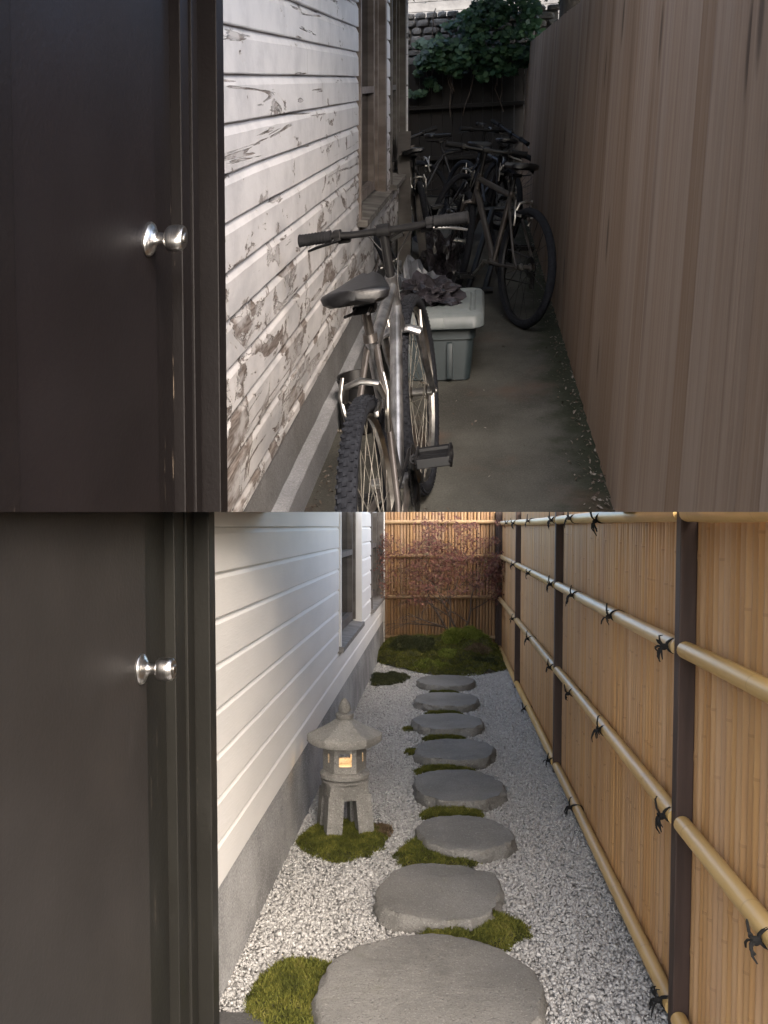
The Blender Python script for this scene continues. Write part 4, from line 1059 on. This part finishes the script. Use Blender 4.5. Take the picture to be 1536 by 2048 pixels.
# ================================================================== STONE LANTERN
def lantern():
    cx, cy, zb = -.432, 3.90, .022
    root = thing('stone_lantern', 'small grey granite lantern on four splayed legs with a lit fire box', 'stone lantern', (cx, cy, zb))
    O = Vector((1.7, 4.2, 0))
    def rough(mb, a=.0022, f=38):
        mb.v = [tuple(Vector(p) + a*Vector((noise.noise(Vector(p)*f), noise.noise(Vector(p)*f + O), noise.noise(Vector(p)*f - O)))) for p in mb.v]; return mb
    def tap(mb, top, bot, n=5, nz=6):      # tapered box leg from 4 top corners to 4 bottom corners, subdivided
        vs = []
        for j in range(nz+1):
            t = j/nz
            for k in range(4):
                A_, B_ = [Vector(top[k]).lerp(Vector(bot[k]), t), Vector(top[(k+1)%4]).lerp(Vector(bot[(k+1)%4]), t)]
                for i in range(n): vs.append(A_.lerp(B_, i/n))
        m = 4*n; fs = [(j*m+i, j*m+(i+1)%m, (j+1)*m+(i+1)%m, (j+1)*m+i) for j in range(nz) for i in range(m)] + [tuple(reversed(range(m))), tuple(range(nz*m, nz*m+m))]
        return mb.add(vs, fs)
    ry = R(20)
    def pt(x, y, z): return (cx + x*math.cos(ry) - y*math.sin(ry), cy + x*math.sin(ry) + y*math.cos(ry), zb + z)
    # legs
    for sx in (-1, 1):
        for sy in (-1, 1):
            t = [pt(sx*.026, sy*.026, .185), pt(sx*.097, sy*.026, .185), pt(sx*.097, sy*.097, .185), pt(sx*.026, sy*.097, .185)]
            b = [pt(sx*.041, sy*.041, -.02), pt(sx*.110, sy*.041, -.02), pt(sx*.110, sy*.110, -.02), pt(sx*.041, sy*.110, -.02)]
            rough(tap(MB(), t, b)).build('leg', m_lantern, root, smooth=True)
    # table the legs carry, rounded square flaring to the hexagon
    def ngon(r, z, sq): return [pt(r*math.cos(a)*(max(abs(math.cos(a)), abs(math.sin(a)))**-sq), r*math.sin(a)*(max(abs(math.cos(a)), abs(math.sin(a)))**-sq), z) for a in [2*math.pi*k/48 for k in range(48)]]
    def loft(levels):
        mb = MB(); n = 48
        for L in levels: mb.v += L
        m = len(levels); mb.f += [(i*n+k, i*n+(k+1)%n, (i+1)*n+(k+1)%n, (i+1)*n+k) for i in range(m-1) for k in range(n)] + [tuple(reversed(range(n))), tuple(range((m-1)*n, m*n))]; return mb
    rough(loft([ngon(.098, .160, .8), ngon(.099, .175, .8), ngon(.096, .20, .75), ngon(.097, .222, .6), ngon(.107, .232, .35), ngon(.107, .240, .3), ngon(.095, .247, .2)]), .0016).build('base', m_lantern, root, smooth=True)
    rough(loft([ngon(.098, .246, .1), ngon(.112, .252, .08), ngon(.113, .266, .05), ngon(.104, .276, .0), ngon(.098, .279, 0)]), .0016).build('collar', m_lantern, root, smooth=True)
    # hexagonal fire box: six walls, a square window in the front one and back one, slits beside
    za, zt, rb = .276, .405, .098; hx = R(-90 + 8)
    def side_pt(k, u, d, z):               # k-th wall, u along it, d inwards
        a = hx + k*R(60); ap = rb*math.cos(R(30)) - d; half = rb*.5 - d*math.tan(R(30))*0
        return (cx + ap*math.cos(a) - u*math.sin(a), cy + ap*math.sin(a) + u*math.cos(a), zb + z)
    def slab(mb, k, u0, u1, z0, z1, d=.022):
        v = [side_pt(k, u0, 0, z0), side_pt(k, u1, 0, z0), side_pt(k, u1, d, z0), side_pt(k, u0, d, z0), side_pt(k, u0, 0, z1), side_pt(k, u1, 0, z1), side_pt(k, u1, d, z1), side_pt(k, u0, d, z1)]
        mb.add(v, [(0,3,2,1),(4,5,6,7),(0,1,5,4),(1,2,6,5),(2,3,7,6),(3,0,4,7)])
    hw = rb*.5
    for k in range(6):
        mb = MB()
        if k in (0, 3): o_, w0, w1 = .028, .034, .092
        else: o_, w0, w1 = .0055, .045, .085
        oo = 0 if k in (0, 3) else (.012 if k == 1 else 0)
        slab(mb, k, -hw, oo-o_, za, zt); slab(mb, k, oo+o_, hw, za, zt)
        slab(mb, k, oo-o_, oo+o_, za, za+w0); slab(mb, k, oo-o_, oo+o_, za+w1, zt)
        mb.build('fire_box_wall', m_lantern, root)
    MB().lathe([(.09, za-.001), (.09, za+.012)], 6, lambda a, b, h: (cx+a, cy+b, zb+h), rot=hx+R(30)).build('fire_box_floor', m_lantern, root)
    # roof: six ribs, curved eaves lifting at the corners
    mb = MB(); n = 72
    def roof_r(a):
        d = ((a - hx - R(0)) % R(60)) - R(30); return math.cos(R(30))/math.cos(d if abs(d) <= R(30) else R(30))
    def hexr(a): 
        d = ((a - (hx + R(30))) % R(60)); d = min(d, R(60)-d); return math.cos(R(30))/math.cos(R(30)-d), (1 - d/R(30))
    lv = [(.10, .396, 0), (.155, .398, .005), (.171, .401, .008), (.174, .405, .009), (.175, .432, .010), (.171, .438, .010), (.135, .457, .006), (.095, .477, .003), (.062, .497, .001), (.040, .511, 0)]
    for r_, z, lift in lv:
        for i in range(n):
            a = 2*math.pi*i/n; h_, c = hexr(a); k_ = h_ if r_ > .05 else 1
            mb.v.append((cx + r_*k_*math.cos(a), cy + r_*k_*math.sin(a), zb + z + lift*c**2.5))
    m = len(lv); mb.f += [(i*n+k, i*n+(k+1)%n, (i+1)*n+(k+1)%n, (i+1)*n+k) for i in range(m-1) for k in range(n)] + [tuple(reversed(range(n))), tuple(range((m-1)*n, m*n))]
    rough(mb, .0018, 45).build('roof', m_lantern, root, smooth=True)
    fin = MB().lathe([(.030, .508), (.039, .513), (.042, .524), (.041, .535), (.030, .540), (.024, .541), (.029, .552), (.028, .566), (.022, .582), (.012, .598), (.004, .606)], 30, lambda a, b, h: (cx+a, cy+b, zb+h))
    rough(fin, .0016, 60).build('finial', m_lantern, root, smooth=True)
    # the lamp inside
    MB().lathe([(.004, za+.100), (.016, za+.103), (.020, za+.112), (.014, za+.122), (.005, za+.126)], 14, lambda a, b, h: (cx+a, cy+b+.01, zb+h)).build('bulb', m_glow, root, smooth=True)
    ld = bpy.data.lights.new('lamp', 'POINT'); ld.energy = .40; ld.color = (1, .6, .28); ld.shadow_soft_size = .015
    lo = bpy.data.objects.new('lamp', ld); COL.objects.link(lo); lo.parent = root; lo.location = (0, -.01, za + .075)
lantern()

# ================================================================== MAPLE
def maple():
    h = thing('japanese_maple', 'sparse red leaved maple in front of the aged bamboo fence', 'tree', (.16, 9.45, .1))
    rd = random.Random(5); tr = MB(); tips = []
    def grow(p, d, L, r, lev):
        pts = [p]; rr = [r]; n = 5
        for i in range(n):
            d = (d + Vector((rd.gauss(0,.16), rd.gauss(0,.09), rd.gauss(0,.12) - (.06 if lev > 1 else 0)))).normalized()
            q = pts[-1] + d*L/n
            q.y = min(q.y, 9.86); q.x = max(-.6, min(.6, q.x)); pts.append(q); rr.append(r*(1 - .6*(i+1)/n))
            if lev >= 2: tips.append((q, d))
        tr.tube(pts, rr, 6 if lev < 2 else 4)
        if lev < 4:
            for k in range(4 if lev == 0 else 3):
                i = rd.randint(2, n); a = rd.uniform(-1.1, 1.1)
                nd = Vector((d.x + 1.1*math.sin(a + (k-1.5)*.8), d.y + rd.uniform(-.35, .25), d.z*.6 + rd.uniform(-.25, .5))).normalized()
                grow(pts[i], nd, L*rd.uniform(.55, .75), rr[i]*.75, lev+1)
    grow(Vector((.16, 9.45, .10)), Vector((-.08, 0, 1)), .62, .020, 0)
    grow(Vector((.19, 9.46, .12)), Vector((.30, 0, 1)), .66, .015, 0)
    grow(Vector((.14, 9.44, .12)), Vector((-.42, .05, 1)), .72, .014, 0)
    grow(Vector((.17, 9.40, .12)), Vector((.05, -.08, 1)), .80, .015, 0)
    tr.build('trunk', m_twig, h, LOW, 'low', True)
    P = []; N = []
    for (q, d) in tips:
        if q.z < .55 or (q.x < -.3 and rd.random() < .7): continue
        k = 4 if q.z > .95 else 2
        for j in range(k):
            o = Vector((rd.gauss(0,.035), rd.gauss(0,.035), rd.gauss(0,.022))); P.append(q + o); N.append((rd.gauss(0,.6), -.7+rd.gauss(0,.5), .8+rd.gauss(0,.4)))
    for j in range(2400):                                   # the fuller top of the crown
        x = rd.uniform(-.30, .64); z = 1.52 - abs(rd.gauss(0, .2)) - .25*abs(x-.2)*rd.random(); 
        if noise.noise(Vector((x*5, z*7, 2))) + .35*noise.noise(Vector((x*14, z*16, 5))) < .02 + (.22 if z < 1.15 else 0): continue
        P.append(Vector((x, 9.5+rd.gauss(0,.12), z))); N.append((rd.gauss(0,.6), -.7+rd.gauss(0,.5), .8))
    P = [(p[0], min(p[1], 9.88), p[2]) for p in P]
    leaves('crown', P, N, .029, m_maple, h, LOW, 'low', shape='star')
    print('maple leaves', len(P))
maple()
